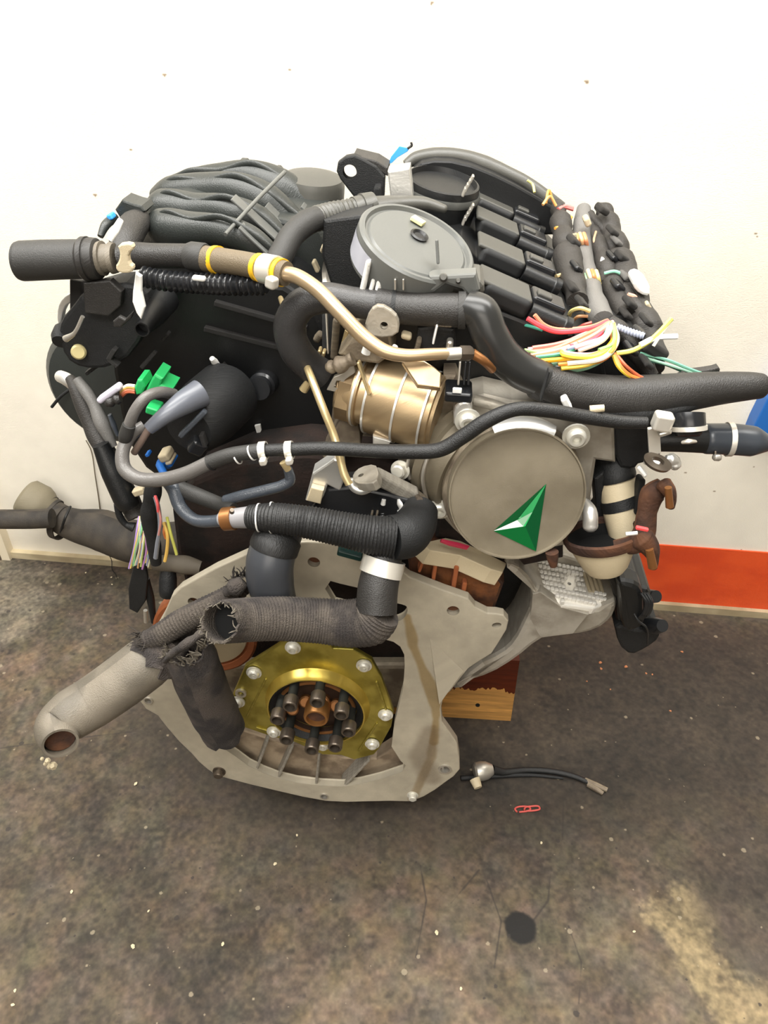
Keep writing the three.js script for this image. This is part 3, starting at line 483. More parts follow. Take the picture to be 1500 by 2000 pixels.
// -- intake manifold on the left
const runner = [
  [[[292, 470, .20, 22], [318, 447, .19, 38], [370, 448, .175, 34], [430, 450, .165, 30], [490, 470, .16, 27], [545, 520, .16, 22]], [[318, 440], [380, 428], [440, 430], [500, 452], [545, 500]]],
  [[[296, 420, .26, 22], [322, 408, .25, 38], [380, 412, .24, 34], [440, 412, .23, 32], [505, 435, .225, 30], [560, 490, .22, 24]], []],
  [[[308, 385, .32, 20], [335, 378, .31, 32], [400, 372, .30, 34], [460, 372, .29, 34], [520, 395, .285, 34], [585, 450, .28, 28]], []],
  [[[330, 362, .37, 16], [370, 356, .36, 24], [430, 346, .36, 26], [490, 346, .355, 32], [550, 372, .35, 38], [620, 430, .35, 34]], []],
];
const man = tray('intake_manifold', prism(round([[285, 420], [320, 380], [420, 400], [560, 430], [640, 440], [650, 560], [560, 620], [300, 600], [270, 500]], 1), .24, .39, { bevel: .005 }), MT.manifold, 'black ribbed plastic intake manifold');
runner.forEach(([pts], k) => {
  part(man, 'intake_runner', tube(pts, { n: 48, seg: 20, lump: .05, lf: 22, round: 1 }), MT.manifold);
  part(man, 'runner_seam', tube(pts.map((p, i) => [p[0] + 2, p[1] - p[3] * .7 + (i % 2 ? -5 : 5), p[2] - .012, 3.5]), { r: 3, flatN: 1.8 }), MT.manifold);
});
for (const [x, y, w, h, s] of [[472, 322, 44, 26, .36], [398, 340, 20, 14, .36], [365, 348, 14, 12, .36], [540, 333, 24, 14, .37]]) part(man, 'seam_tab', prism(round([[x - w / 2, y + h], [x - w / 4, y - h * .3], [x + w / 4, y - h * .25], [x + w / 2, y + h]], 1), s, s + .02, { bevel: .001 }), MT.manifold);
part(man, 'brace_rod', tube([[556, 336, .28, 4], [500, 392, .2, 4], [440, 458, .13, 4]], {}), MT.discGrey);
for (const [a, b] of [[[455, 385, .2], [560, 480, .2]], [[520, 400, .25], [590, 470, .25]], [[470, 440, .15], [540, 505, .15]], [[590, 400, .3], [650, 460, .3]]]) part(man, 'stiffening_rib', bar(a, b, 5, .02, .001), MT.discGrey);
// -- dark plenum and brackets below the manifold
{
  const p = U(222, 740, .26), r = M(127, 222, 740, .26);
  const d = tray('air_plenum', latheG([[0, -.1], [r * .8, -.1], [r * .97, -.08], [r, -.04], [r, .0], [r * .96, .02], [r * .85, .03], [r * .5, .034], [0, .034]], p, NB.clone().add(V(-.1, .05, 0)).normalize(), 48), MT.manifold, 'round black plenum bulging out at the left');
  part(d, 'plenum_seam', tube([[101, 795, .225, 3], [118, 775, .225, 3], [140, 758, .225, 3]], {}), MT.blackDull);
}
tray('manifold_body', prism(round([[205, 570], [420, 545], [600, 560], [660, 700], [660, 900], [620, 1010], [480, 1020], [345, 960], [262, 900], [225, 780]], 1), .15, .33, { bevel: .006 }), MT.black, 'dark body of the intake side');
const fr = tray('mount_bracket', prism(round([[113, 652], [118, 625], [140, 600], [160, 572], [230, 552], [285, 560], [300, 610], [262, 690], [215, 720], [160, 722], [125, 700]], 1), .10, .14, { bevel: .004, }), MT.blackDull, 'black mounting bracket at the far left');
part(fr, 'bolt_cap', latheG([[0, -.004], [.0078, -.004], [.0078, .002], [.006, .004], [0, .004]], U(154, 687, .097), NB.clone().add(V(.3, .2, 0)).normalize(), 24), mat(0xc9bb88, .5, .3), 'pale yellow bolt cap');
part(fr, 'bracket_lug', turnedP([118, 668, .10], [126, 638, .12], [[0, 16], [.3, 20], [.8, 18], [1, 12]], 20), MT.blackDull);
tray('grey_post', bar([152, 545, .12], [152, 655, .11], 24, .012, .002), MT.rubberGrey, 'upright grey post below the canister hose');
tray('grey_plate', prism([[162, 552], [215, 548], [238, 570], [235, 598], [212, 618], [165, 612]], .09, .10, {}), MT.rubberGrey);
tray('silver_clip', prism(round([[112, 600], [122, 582], [142, 570], [142, 588], [124, 602], [118, 640], [111, 628]], 1), .12, .13, {}), MT.alloyBright);
tray('silver_lever', tube([[162, 618, .085, 4], [146, 650, .085, 4], [128, 662, .088, 7]], {}), MT.steel);
tray('chrome_elbow', tube([[118, 735, .15, 12], [132, 742, .14, 13], [144, 755, .14, 10]], { round: 1 }), MT.alloyBright, 'shiny elbow at the left edge');
tray('pale_strap', prism([[264, 532], [276, 540], [276, 570], [283, 600], [275, 624], [266, 612], [258, 590], [259, 570]], .055, .06, {}), MT.white, 'curved grey strap whitened for its highlight, under the canister hose');  // white colour stands in for the flat highlight on a grey strip
tray('pale_strap', prism([[262, 606], [256, 622], [236, 640], [222, 640], [220, 628], [232, 618], [244, 624]], .06, .066, {}), MT.rubberGrey);
tray('black_spout', tube([[322, 585, .13, 28], [302, 610, .10, 26], [285, 634, .07, 17], [277, 644, .058, 15]], { openEnd: 1, seg: 20 }), MT.black, 'black spout with an open round mouth');
for (const [a, b, w] of [[[305, 685, .12], [276, 718, .11], 8], [[330, 650, .13], [318, 664, .13], 6], [[226, 680, .09], [214, 700, .09], 9], [[214, 698, .09], [232, 714, .09], 8], [[435, 710, .145], [464, 745, .145], 5], [[170, 728, .12], [192, 712, .12], 7], [[255, 655, .12], [200, 664, .12], 14], [[400, 640, .148], [560, 680, .148], 10], [[420, 590, .148], [600, 640, .148], 10]]) tray('bracket_edge', bar(a, b, w, .01, .001), MT.rubberGrey);
tray('sensor_tip', turnedP([426, 715, .13], [414, 700, .12], [[0, 6], [.6, 7], [1, 5]], 14), MT.paleGrey);
tray('dark_connector', turnedP([520, 745, .15], [505, 760, .12], [[0, 26], [.6, 26], [.7, 22], [1, 22]], 20), MT.blackGloss);
tray('pale_label', prism([[497, 832], [508, 830], [510, 842], [503, 852]], .145, .149, { bevel: .0005 }), MT.white);
// canister shaped vacuum unit in the middle of the dark side
{
  const c = tray('vacuum_canister', turnedP([452, 762, .13], [368, 838, .045], [[0, 54], [.1, 64], [.55, 64], [.62, 62], [.92, 56], [1, 46]], 36), MT.blackDull, 'black round vacuum canister');
  part(c, 'canister_spout', tube([[392, 768, .05, 28], [360, 786, .035, 24], [325, 810, .02, 17], [290, 838, .012, 12]], { seg: 20 }), mat(0x5d6068, .32), 'tapered grey spout');
  part(c, 'hose_stub', tube([[292, 836, .012, 7], [276, 862, .01, 7], [262, 884, .012, 7]], { openEnd: 1 }), mat(0x6d5c52, .6));
  part(c, 'bright_band', bar([402, 802, .035], [352, 852, .03], 11, .008, .002), MT.hoseBlue);
  part(c, 'canister_plug', bar([372, 855, .045], [402, 868, .05], 34, .03, .004), MT.blackGloss);
  part(c, 'plug_latch', bar([394, 846, .035], [402, 870, .035], 8, .01, .001), MT.rubberGrey);
}
E.userData.built = 1; delete E.userData.built;
// -- bronze pump body, its housing and the big silver disc
{
  const a = [672, 752, .075], b = [858, 808, .05];
  const p = tray('pump_body', turnedP(a, b, [[0, 58], [.02, 62], [.16, 62], [.17, 70], [.23, 70], [.24, 64], [.32, 64], [.34, 76], [.62, 77], [.63, 78.5], [.64, 77], [.9, 76], [.91, 72], [.96, 72], [.97, 66], [1, 64]], 48), MT.bronze, 'smooth bronze-coloured pump body');
  for (const [f, r] of [[.2, 70], [.335, 76.5], [.635, 78.8], [.9, 76.3]]) { const q = U(...a).lerp(U(...b), f); part(p, 'bright_ring', bandP(q, U(...b).sub(U(...a)), M(r, ...a), .0022, .0007, 48), MT.alloyBright); }
  part(p, 'hex_collar', turnedP([668, 750, .075], [708, 762, .072], [[0, 60], [.1, 68], [.9, 68], [1, 62]], 8), MT.bronze);
  part(p, 'pump_flat', panel([[785, 706], [828, 704], [848, 716], [862, 728], [860, 758], [815, 752]], [785, 706, .005], [862, 728, .0], [815, 752, -.008], .012), MT.bronze);
  part(p, 'pump_neck', prism([[660, 692], [700, 640], [760, 640], [770, 690], [740, 712], [690, 706]], .05, .10, { bevel: .003 }), MT.alloyDirty);
  part(p, 'pump_neck_flange', prism(round([[710, 642], [722, 606], [742, 594], [772, 612], [781, 632], [777, 656], [735, 662]], 1), .025, .032, { holes: [{ x: 750, y: 636, r: 11 }] }), MT.alloy);
  part(p, 'pump_foot', prism([[668, 812], [700, 825], [705, 868], [640, 905], [628, 890]], .06, .10, {}), MT.alloyDirty);
  part(p, 'pump_foot_plate', prism([[728, 852], [765, 862], [755, 875], [728, 872]], .03, .05, {}), MT.alloyBright);
  part(p, 'white_port', tube([[722, 664, .02, 8], [714, 690, .02, 9]], {}), MT.white);
  part(p, 'yellow_coating', bar([700, 705, .035], [722, 770, .03], 6, .01, .002), MT.pipeGold);
}
tray('pressed_bracket', prism([[638, 762], [652, 736], [672, 728], [690, 708], [694, 728], [674, 742], [664, 768]], .045, .05, { holes: [{ poly: [[650, 757], [655, 742], [668, 742], [660, 760]] }], bevel: .0008 }), MT.steel, 'small pressed bracket with a square window');
tray('crumpled_foil', tube([[640, 718, .05, 13], [665, 712, .045, 15], [690, 700, .045, 12]], { lump: .4, lf: 220, n: 30 }), MT.alloyDirty);
tray('coupling_block', prism([[866, 735], [890, 735], [905, 770], [890, 850], [862, 850], [858, 800]], .06, .12, { bevel: .003 }), MT.alloyDirty);
tray('black_sensor', bar([868, 762, .035], [922, 766, .035], 22, .03, .003), MT.blackGloss);
tray('sensor_label', bar([884, 762, .018], [902, 763, .018], 11, .003, .001), MT.white);
for (const [x, m] of [[895, MT.steel], [906, MT.blackGloss], [914, MT.blackGloss]]) tray('sensor_pin', bar([x + 4, 705, .04], [x, 752, .035], 5, .005, .001), m);
tray('pump_housing', prism([[888, 800], [898, 782], [920, 778], [945, 772], [1000, 785], [1040, 785], [1085, 778], [1150, 790], [1200, 800], [1203, 905], [1165, 900], [1150, 1000], [1165, 1015], [1160, 1040], [1140, 1060], [1000, 1085], [930, 1075], [885, 1035], [862, 1010], [850, 985], [846, 930], [852, 880], [872, 860]], .045, .09, { bevel: .004 }), MT.alloy, 'cast alloy housing around the silver disc');
tray('housing_lobe', prism(round([[886, 838], [885, 800], [898, 784], [916, 782], [924, 800], [920, 830], [915, 848]], 1), .02, .045, { bevel: .003 }), MT.alloyBright);
tray('housing_rib', tube([[928, 782, .045, 12], [960, 790, .04, 11], [1010, 800, .04, 8], [1070, 784, .045, 9], [1100, 786, .045, 9]], {}), MT.alloy);
for (const [x, y, k] of [[914, 822, 1.1], [1125, 852, 1.15], [859, 994, 1.05]]) bolt(E, 'housing_bolt', torxG, MT.bolt, x, y, .02, NB, k * 1.15);
for (const [x, y, r] of [[914, 822, 20], [1125, 852, 24], [859, 994, 16]]) tray('bolt_boss', turnedP([x, y - 2, .05], [x, y, .025], [[0, r], [.9, r * .95], [1, r * .8]], 20), MT.alloy);
tray('housing_knob', tube([[1142, 985, .02, 13], [1152, 1002, .005, 15], [1153, 1028, 0, 15]], { round: 1.4 }), MT.alloyBright, 'rounded shiny lug at the right of the disc');
{ // disc
  const p = U(1010, 967, -.005), ax = axisAt(1010, 967, -60, .93), r = M(135, 1010, 967, -.005);
  const c = tray('silver_disc', latheG([[r * .97, -.05], [r * .97, -.014], [r * 1.0, -.012], [r * 1.005, -.002], [r * .995, .002], [r * .975, .002], [r * .965, -.001], [r * .9, -.001], [r * .5, 0], [0, .0005]], p, ax, 72), MT.steelBrush, 'big brushed silver disc');
  const pl = (x, y, h) => onPlane(x, y, p.clone().addScaledVector(ax, h), ax);
  const tri = (list, m, name, lab) => { const g = new THREE.BufferGeometry(), v = [], uv = []; list.forEach(f => f.forEach(q => { const w = pl(q[0], q[1], q[2] ?? .0016); v.push(w.x, w.y, w.z); uv.push(q[0] / 100, q[1] / 100); })); g.setAttribute('position', new THREE.Float32BufferAttribute(v, 3)); g.setAttribute('uv', new THREE.Float32BufferAttribute(uv, 2)); g.computeVertexNormals(); return part(c, name, g, m, lab); };
  const P0 = [964, 1037, .0012], P1 = [1067, 945, .0012], P2 = [1047, 1077, .0012], Q = [1026, 1028, .0035], Rr = [1040, 1000, .003], S = [1010, 1016, .002], T = [1022, 1028, .002];
  const gm = (c, ro) => mat(c, ro, .45);
  tri([[P0, P1, P2].map(q => [q[0], q[1], .0007])], gm(0x0a5a2c, .3), 'green_sticker', 'shiny green triangular sticker');
  tri([[P0, S, T]], mat(0xf2f6f2, .3), 'sticker_facet'); tri([[S, Rr, T], [[1012, 1012, .0021], [1042, 998, .0022], [1041, 1006, .0022]]], gm(0xaee0bd, .25), 'sticker_facet'); tri([[P1, Rr, S]], gm(0x0f7d40, .3), 'sticker_facet');  // white and pale facets paint the glare on the sticker
  tri([[Rr, P1, P2], [Rr, P2, Q]], gm(0x0a5a30, .3), 'sticker_facet'); tri([[Rr, Q, T]], gm(0x37bd6a, .25), 'sticker_facet'); tri([[P0, T, Q], [P0, Q, P2]], gm(0x0d7438, .3), 'sticker_facet');
  for (let k = 0; k < 3; k++) { const a0 = .1 + k * 2.1; }
  // bright raised tab on the rim, top left
  const e1 = V(1, 0, 0).addScaledVector(ax, -ax.x).normalize(), e2 = ax.clone().cross(e1); const v = [], idx = [];
  for (let i = 0; i <= 12; i++) { const an = (62 + 50 * i / 12) * Math.PI / 180, d = e1.clone().multiplyScalar(Math.cos(an)).addScaledVector(e2, Math.sin(an)); for (const [rr, h] of [[r * .985, .0012], [r * 1.06, -.001], [r * 1.12, -.008], [r * 1.1, -.026]]) { const w = p.clone().addScaledVector(d, rr).addScaledVector(ax, h); v.push(w.x, w.y, w.z); } }
  for (let i = 0; i < 12; i++) for (let j = 0; j < 3; j++) { const a = i * 4 + j; idx.push(a, a + 1, a + 4, a + 4, a + 1, a + 5); }
  const g = new THREE.BufferGeometry(); g.setAttribute('position', new THREE.Float32BufferAttribute(v, 3)); g.setAttribute('uv', new THREE.Float32BufferAttribute(new Array(v.length / 3 * 2).fill(0), 2)); g.setIndex(idx); g.computeVertexNormals();
  part(c, 'rim_tab', g, MT.alloyBright);
  const back = tray('disc_neck', latheG([[r * .95, -.014], [r * 1.03, -.02], [r * 1.06, -.026], [r * 1.03, -.034], [r * 1.0, -.05], [r * 1.06, -.056], [r * 1.06, -.066], [r * .98, -.075]], p, ax, 56), MT.alloyDirty, 'stepped neck behind the silver disc');
  const rust = tray('clamp_pipe', turned(p.clone().addScaledVector(ax, -.06).add(V(-.03, .01, 0)), p.clone().addScaledVector(ax, -.1).add(V(-.07, .03, -.01)), [[0, r * .86], [.3, r * .9], [.34, r * .96], [.5, r * .96], [.55, r * .86], [1, r * .8]], 40), MT.steelBrush);
}
tray('neck_band', tube([[838, 884, .02, 4], [826, 930, .015, 4], [835, 985, .02, 4]], {}), MT.steel);
tray('neck_band', tube([[800, 890, .03, 4], [796, 912, .03, 4], [800, 935, .03, 4]], {}), MT.steel);
bolt(E, 'neck_bolt', hexG, MT.bolt, 782, 918, .03, V(-.4, .3, 1), .9);
// grey lever with a hole
{
  const l = tray('grey_lever', panel(round([[690, 940], [688, 925], [704, 911], [732, 905], [740, 920], [735, 942], [705, 945]], 1), [690, 940, -.012], [740, 920, -.008], [704, 911, .012], .01, { holes: [{ x: 705, y: 928, r: 8 }] }), MT.alloy, 'grey cast lever with a round hole');
  part(l, 'lever_eye', tube([[684, 938, -.006, 8], [692, 952, -.008, 9], [707, 957, -.008, 10], [724, 950, -.006, 9], [732, 935, .0, 8]], { round: 1 }), MT.alloyBright);
  part(l, 'lever_arm', bar([728, 926, .004], [812, 968, .012], 30, .014, .004), MT.alloy);
  part(l, 'lever_fork', bar([795, 955, .01], [832, 985, .012], 22, .012, .004), MT.alloyDirty); part(l, 'lever_pin', turnedP([816, 972, .0], [820, 976, -.008], [[0, 7], [1, 6]], 12), MT.boltDark);
}
tray('bent_plate', prism([[640, 905], [652, 896], [668, 900], [672, 940], [664, 960], [640, 948], [628, 985], [596, 978], [610, 925]], .0, .02, { bevel: .002 }), MT.alloyBright, 'bright folded bracket beside the thin pipe');
tray('bent_plate_foot', prism([[608, 952], [632, 958], [626, 985], [598, 978]], -.008, 0, { bevel: .001 }), MT.cream);
tray('dark_shield', prism([[640, 955], [690, 950], [760, 965], [820, 985], [830, 1010], [700, 1020], [600, 1000]], .0, .03, { bevel: .003 }), MT.blackGloss);
tray('foil_scrap', tube([[778, 975, .0, 8], [785, 1000, -.005, 12], [782, 1018, -.005, 6]], { lump: .5, lf: 200, n: 24, flatB: .4 }), MT.paleGrey);
tray('sensor_nipple', turnedP([746, 990, .01], [750, 1020, 0], [[0, 14], [.5, 14], [.55, 11], [1, 11]], 18), MT.blackGloss); tray('nipple_tip', turnedP([748, 985, .0], [750, 975, 0], [[0, 5], [1, 4]], 12), MT.paleGrey);
for (const x of [722, 732]) tray('spring_strip', bar([x + 6, 996, 0], [x, 1022, 0], 4, .01, .001), MT.alloyDirty);
tray('lower_casting', panel([[825, 1060], [870, 1050], [900, 1056], [990, 1100], [982, 1118], [960, 1112], [900, 1085], [840, 1075]], [825, 1060, .02], [982, 1118, .02], [900, 1056, .05], .02), MT.cream, 'pale alloy flange under the disc');
tray('paint_mark', panel([[862, 1052], [895, 1059], [918, 1066], [914, 1071], [880, 1063], [862, 1056]], [862, 1052, .017], [914, 1071, .017], [895, 1059, .02], .004, { bevel: .0005 }), mat(0xc0304e, .5), 'pink-red paint mark');
tray('head_underside', prism([[860, 1000], [1000, 1040], [1100, 1060], [1100, 1090], [1000, 1110], [850, 1050]], .05, .1, { bevel: .003 }), MT.rustDark);
// small clutter between pump and coolant hose
tray('valve_block', prism([[815, 640], [850, 636], [888, 642], [890, 690], [830, 690], [812, 670]], .05, .09, { bevel: .003 }), MT.blackDull);
for (const [a, b, w, m] of [[[820, 660, .045], [812, 690, .045], 10, MT.alloyDirty], [[848, 630, .045], [884, 632, .045], 9, MT.alloyDirty], [[854, 632, .04], [846, 668, .04], 4, MT.paleGrey], [[880, 662, .04], [876, 690, .04], 14, MT.steel], [[784, 652, .045], [804, 658, .045], 12, MT.cream], [[766, 678, .03], [776, 684, .03], 9, MT.paleGrey]]) tray('pump_fitting', bar(a, b, w, .012, .003), m);
tray('cam_wheel', latheG([[M(34, 648, 535, .2), -.006], [M(36, 648, 535, .2), -.003], [M(36, 648, 535, .2), .003], [M(30, 648, 535, .2), .006], [M(26, 648, 535, .2), .002], [0, .002]], U(648, 538, .2), V(-.93, .1, .35).normalize(), 36), MT.steel, 'steel wheel seen edge-on');
for (const [a, b, w, m] of [[[648, 455, .24], [632, 492, .22], 16, MT.cream], [[690, 448, .2], [694, 470, .2], 12, MT.white], [[612, 508, .18], [622, 530, .18], 8, MT.cream], [[640, 600, .12], [640, 690, .1], 20, MT.blackDull], [[658, 620, .1], [652, 700, .1], 14, MT.alloyDirty], [[638, 605, .11], [642, 690, .1], 4, MT.steel], [[628, 650, .12], [616, 665, .12], 14, MT.alloyDirty], [[626, 680, .09], [618, 708, .09], 7, MT.pipeGold], [[634, 684, .09], [626, 712, .09], 7, MT.pipeGold], [[618, 712, .085], [632, 716, .085], 5, MT.green], [[680, 640, .08], [666, 690, .08], 10, MT.pipeGold]]) tray('head_fitting', bar(a, b, w, .012, .003), m);
// thin pale pipe running down the side of the pump
tray('thin_pipe', tube([[548, 582, .13, 5], [556, 600, .11, 6], [590, 640, .08, 7], [592, 690, .07, 7], [612, 748, .035, 8], [634, 805, .015, 8], [652, 850, .008, 8], [662, 885, -.002, 8], [672, 925, -.012, 8], [682, 946, -.016, 8]], { n: 60 }), MT.pipeGold, 'thin pale brass-coloured pipe');
tray('pipe_fitting', turnedP([604, 745, .06], [592, 762, .06], [[0, 8], [1, 9]], 14), MT.pipeGold);
// -- exhaust side at the right: can, cream cylinder, rusty clamp
{
  const t = tray('oil_canister', tube([[1196, 905, .075, 34], [1206, 945, .06, 36], [1216, 1000, .045, 37], [1226, 1052, .03, 34]], { seg: 24 }), MT.cream, 'cream cylinder with black bands');
  part(t, 'black_cap', tube([[1192, 872, .09, 22], [1198, 898, .075, 36], [1204, 930, .062, 38], [1206, 938, .06, 36]], { seg: 24 }), MT.blackDull);
  part(t, 'black_band', tube([[1210, 972, .052, 38], [1216, 992, .047, 39]], { seg: 24 }), MT.blackDull);
  part(t, 'black_band', bar([1252, 930, .045], [1240, 1000, .035], 12, .02, .003), MT.blackDull);
  part(t, 'pale_edge', bar([1256, 950, .04], [1250, 1030, .03], 10, .012, .003), MT.white);
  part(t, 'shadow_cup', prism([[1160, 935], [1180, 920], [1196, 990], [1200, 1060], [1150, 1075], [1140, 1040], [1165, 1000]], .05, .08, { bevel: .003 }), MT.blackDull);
}
{
  const p = U(1176, 1046, .01), ax = axisAt(1176, 1046, 96, .42), r = M(74, 1176, 1046, .01);
  const c = tray('exhaust_clamp', latheG([[r * .84, -.009], [r * .96, -.007], [r * 1.02, -.002], [r * 1.02, .003], [r * .97, .005], [r * .92, .003], [r * .9, -.008]], p, ax, 48), MT.rust, 'rusty brown exhaust clamp with two lugs');
  part(c, 'clamp_hollow', latheG([[r * .91, -.002], [r * .75, -.012], [0, -.014]], p, ax, 36), MT.hollowShade);
  part(c, 'clamp_cone', latheG([[r * .9, -.006], [r * .8, -.016], [r * .6, -.034], [r * .48, -.04], [0, -.04]], p, ax, 36), MT.cream);
  part(c, 'clamp_arm', tube([[1200, 1068, -.01, 14], [1240, 1062, -.012, 22], [1256, 1045, -.008, 24], [1264, 1000, .0, 20], [1275, 965, .006, 26], [1296, 946, .008, 18]], { flatB: .8, n: 40 }), MT.rust);
  part(c, 'clamp_lug', tube([[1296, 945, .0, 16], [1306, 958, -.004, 14], [1312, 975, -.006, 9], [1310, 990, -.006, 8]], { round: 1 }), MT.rust);
  part(c, 'clamp_lug', tube([[1252, 1050, -.012, 26], [1268, 1068, -.014, 20], [1276, 1090, -.014, 11], [1276, 1108, -.014, 8]], { round: 1 }), MT.rust);
  part(c, 'clamp_screw', turnedP([1305, 952, -.012], [1308, 990, -.014], [[0, 7], [1, 8]], 14), MT.copper);
  part(c, 'clamp_screw', turnedP([1268, 1072, -.024], [1275, 1108, -.026], [[0, 8], [1, 9]], 14), MT.copper);
  part(c, 'red_mark', bar([1242, 1030, -.03], [1266, 1035, -.03], 7, .004, .001), mat(0xe24a4a, .5));
  part(c, 'pale_peg', tube([[1222, 1043, -.022, 4], [1245, 1041, -.022, 4]], {}), MT.paleGrey);
  part(c, 'hanging_peg', turnedP([1078, 1078, -.02], [1081, 1106, -.022], [[0, 13], [.5, 11], [1, 7]], 14), MT.rust);
}
tray('wire_gap_filler', prism([[1176, 650], [1236, 652], [1286, 690], [1296, 745], [1200, 760], [1172, 730]], .13, .22, { bevel: .004 }), MT.blackDull, 'added dark filler under the fan of wires');  // dark piece added to fill the black gap below the wires
tray('cavity_filler', prism([[935, 1130], [985, 1100], [1030, 1110], [1060, 1160], [1060, 1200], [1010, 1275], [940, 1296], [915, 1220]], .115, .3, { bevel: .004 }), MT.blackDull, 'added dark filler for the cavity behind the mount arm');  // black filler stands in for the darkness of the cavity
// -- engine mount arm with its treaded top and rubber mount
const arm = tray('mount_arm', prism(round([[880, 1352], [928, 1300], [980, 1276], [1004, 1254], [1025, 1213], [1038, 1184], [1036, 1150], [1016, 1119], [985, 1104], [990, 1098], [1010, 1108], [1030, 1130], [1056, 1154], [1098, 1184], [1160, 1191], [1190, 1178], [1204, 1172], [1206, 1186], [1196, 1210], [1167, 1232], [1119, 1243], [1083, 1240], [1052, 1252], [1009, 1288], [960, 1318], [905, 1335]], 1), .03, .10, { bevel: .006 }), MT.alloy, 'curved alloy engine mount arm');
tray('arm_back', prism(round([[1000, 1100], [1004, 1088], [1090, 1080], [1136, 1094], [1177, 1110], [1196, 1141], [1206, 1170], [1200, 1200], [1100, 1190]], 1), .085, .11, { bevel: .004 }), MT.alloy);
const A1 = [1003, 1092, .082], A2 = [1180, 1120, .082], A3 = [1130, 1184, .026];
const treadPoly = [[1002, 1095], [1050, 1090], [1092, 1082], [1138, 1098], [1176, 1122], [1184, 1152], [1194, 1176], [1160, 1188], [1098, 1181], [1056, 1150], [1030, 1122]];
const tg = panel(treadPoly, A1, A2, A3, .012, { bevel: .002, holes: [{ x: 1112, y: 1140, r: 7 }] });
const treadM = mat(0xefebe2, .36, .3, cast(.0002));
const tread = part(arm, 'tread_plate', tg, treadM, 'bright treaded top of the arm');
{
  const { p0, n, ex, ey } = tg.userData, studs = []; const inP = (x, y) => inside(treadPoly, x, y);
  for (let r = 0; r < 9; r++) for (let c = 0; c < 20; c++) { const x = 1052 + c * 8 - r * 2 + (r % 2) * 4, y = 1098 + r * 9.5 + c * 1.6; if (!inP(x + 7, y) || !inP(x - 7, y) || !inP(x, y + 5) || !inP(x, y - 4) || Math.hypot(x - 1112, y - 1140) < 13 || x > 1140 && x < 1185 && y < 1160 && y > 1112) continue; const w = onPlane(x, y, p0.clone().addScaledVector(n, .0015), n); const b = new RoundedBoxGeometry(.0048, .0052, .007, 1, .0015); b.applyMatrix4(new THREE.Matrix4().makeBasis(ex, ey, n).setPosition(w)); studs.push(b); }
  part(tread, 'tread_studs', mergeG(studs), treadM).userData.kind = 'stuff';
  for (let k = 0; k < 4; k++) part(tread, 'tread_ridge', barP(onPlane(1140 + k * 9, 1116 + k * 2, p0.clone().addScaledVector(n, .001), n), onPlane(1153 + k * 9, 1156 + k * 2, p0.clone().addScaledVector(n, .001), n), .0035, .005, .001), MT.cream);
  part(tread, 'tread_lip', barP(onPlane(1092, 1085, p0, n), onPlane(1138, 1104, p0, n), .006, .008, .002), MT.alloy);
}
part(arm, 'arm_web', panel([[1040, 1160], [1056, 1156], [1098, 1186], [1150, 1200], [1120, 1238], [1056, 1246], [1034, 1215]], [1040, 1160, .028], [1150, 1200, .022], [1056, 1246, .03], .012, {}), MT.alloy);
{
  const m = tray('rubber_mount', prism(round([[1176, 1112], [1200, 1106], [1228, 1114], [1246, 1130], [1250, 1148], [1272, 1152], [1276, 1190], [1262, 1210], [1264, 1240], [1240, 1252], [1214, 1250], [1204, 1215], [1200, 1160]], 1), .035, .12, { bevel: .006 }), MT.black, 'black rubber engine mount');
  part(m, 'mount_cup', prism(round([[1205, 1140], [1215, 1134], [1248, 1142], [1258, 1160], [1258, 1195], [1262, 1215], [1250, 1230], [1222, 1236], [1212, 1210], [1212, 1170]], 1), .01, .04, { bevel: .006 }), MT.black);
  for (let k = 0; k < 3; k++) part(m, 'mount_ridge', tube([[1252 + k * 6, 1158, .008, 3], [1262 + k * 5, 1175, .004, 4], [1258 + k * 5, 1195, .004, 4], [1246 + k * 4, 1208, .008, 3]], {}), MT.blackGloss);
  part(m, 'mount_stud', turnedP([1268, 1165, .05], [1282, 1165, .04], [[0, 14], [1, 12]], 18), MT.blackGloss); part(m, 'mount_stud', turnedP([1268, 1222, .03], [1294, 1222, .01], [[0, 16], [.6, 16], [1, 12]], 18), MT.blackGloss);
  part(m, 'mount_foot', prism(round([[1200, 1215], [1245, 1232], [1288, 1225], [1290, 1248], [1262, 1268], [1232, 1282], [1208, 1262]], 1), .03, .11, { bevel: .004 }), MT.blackDull);
  part(m, 'mount_flash', tube([[1238, 1198, .004, 2], [1248, 1214, 0, 2.5], [1262, 1225, 0, 2], [1265, 1258, .012, 2]], {}), MT.blackGloss);
}
rebase(E);
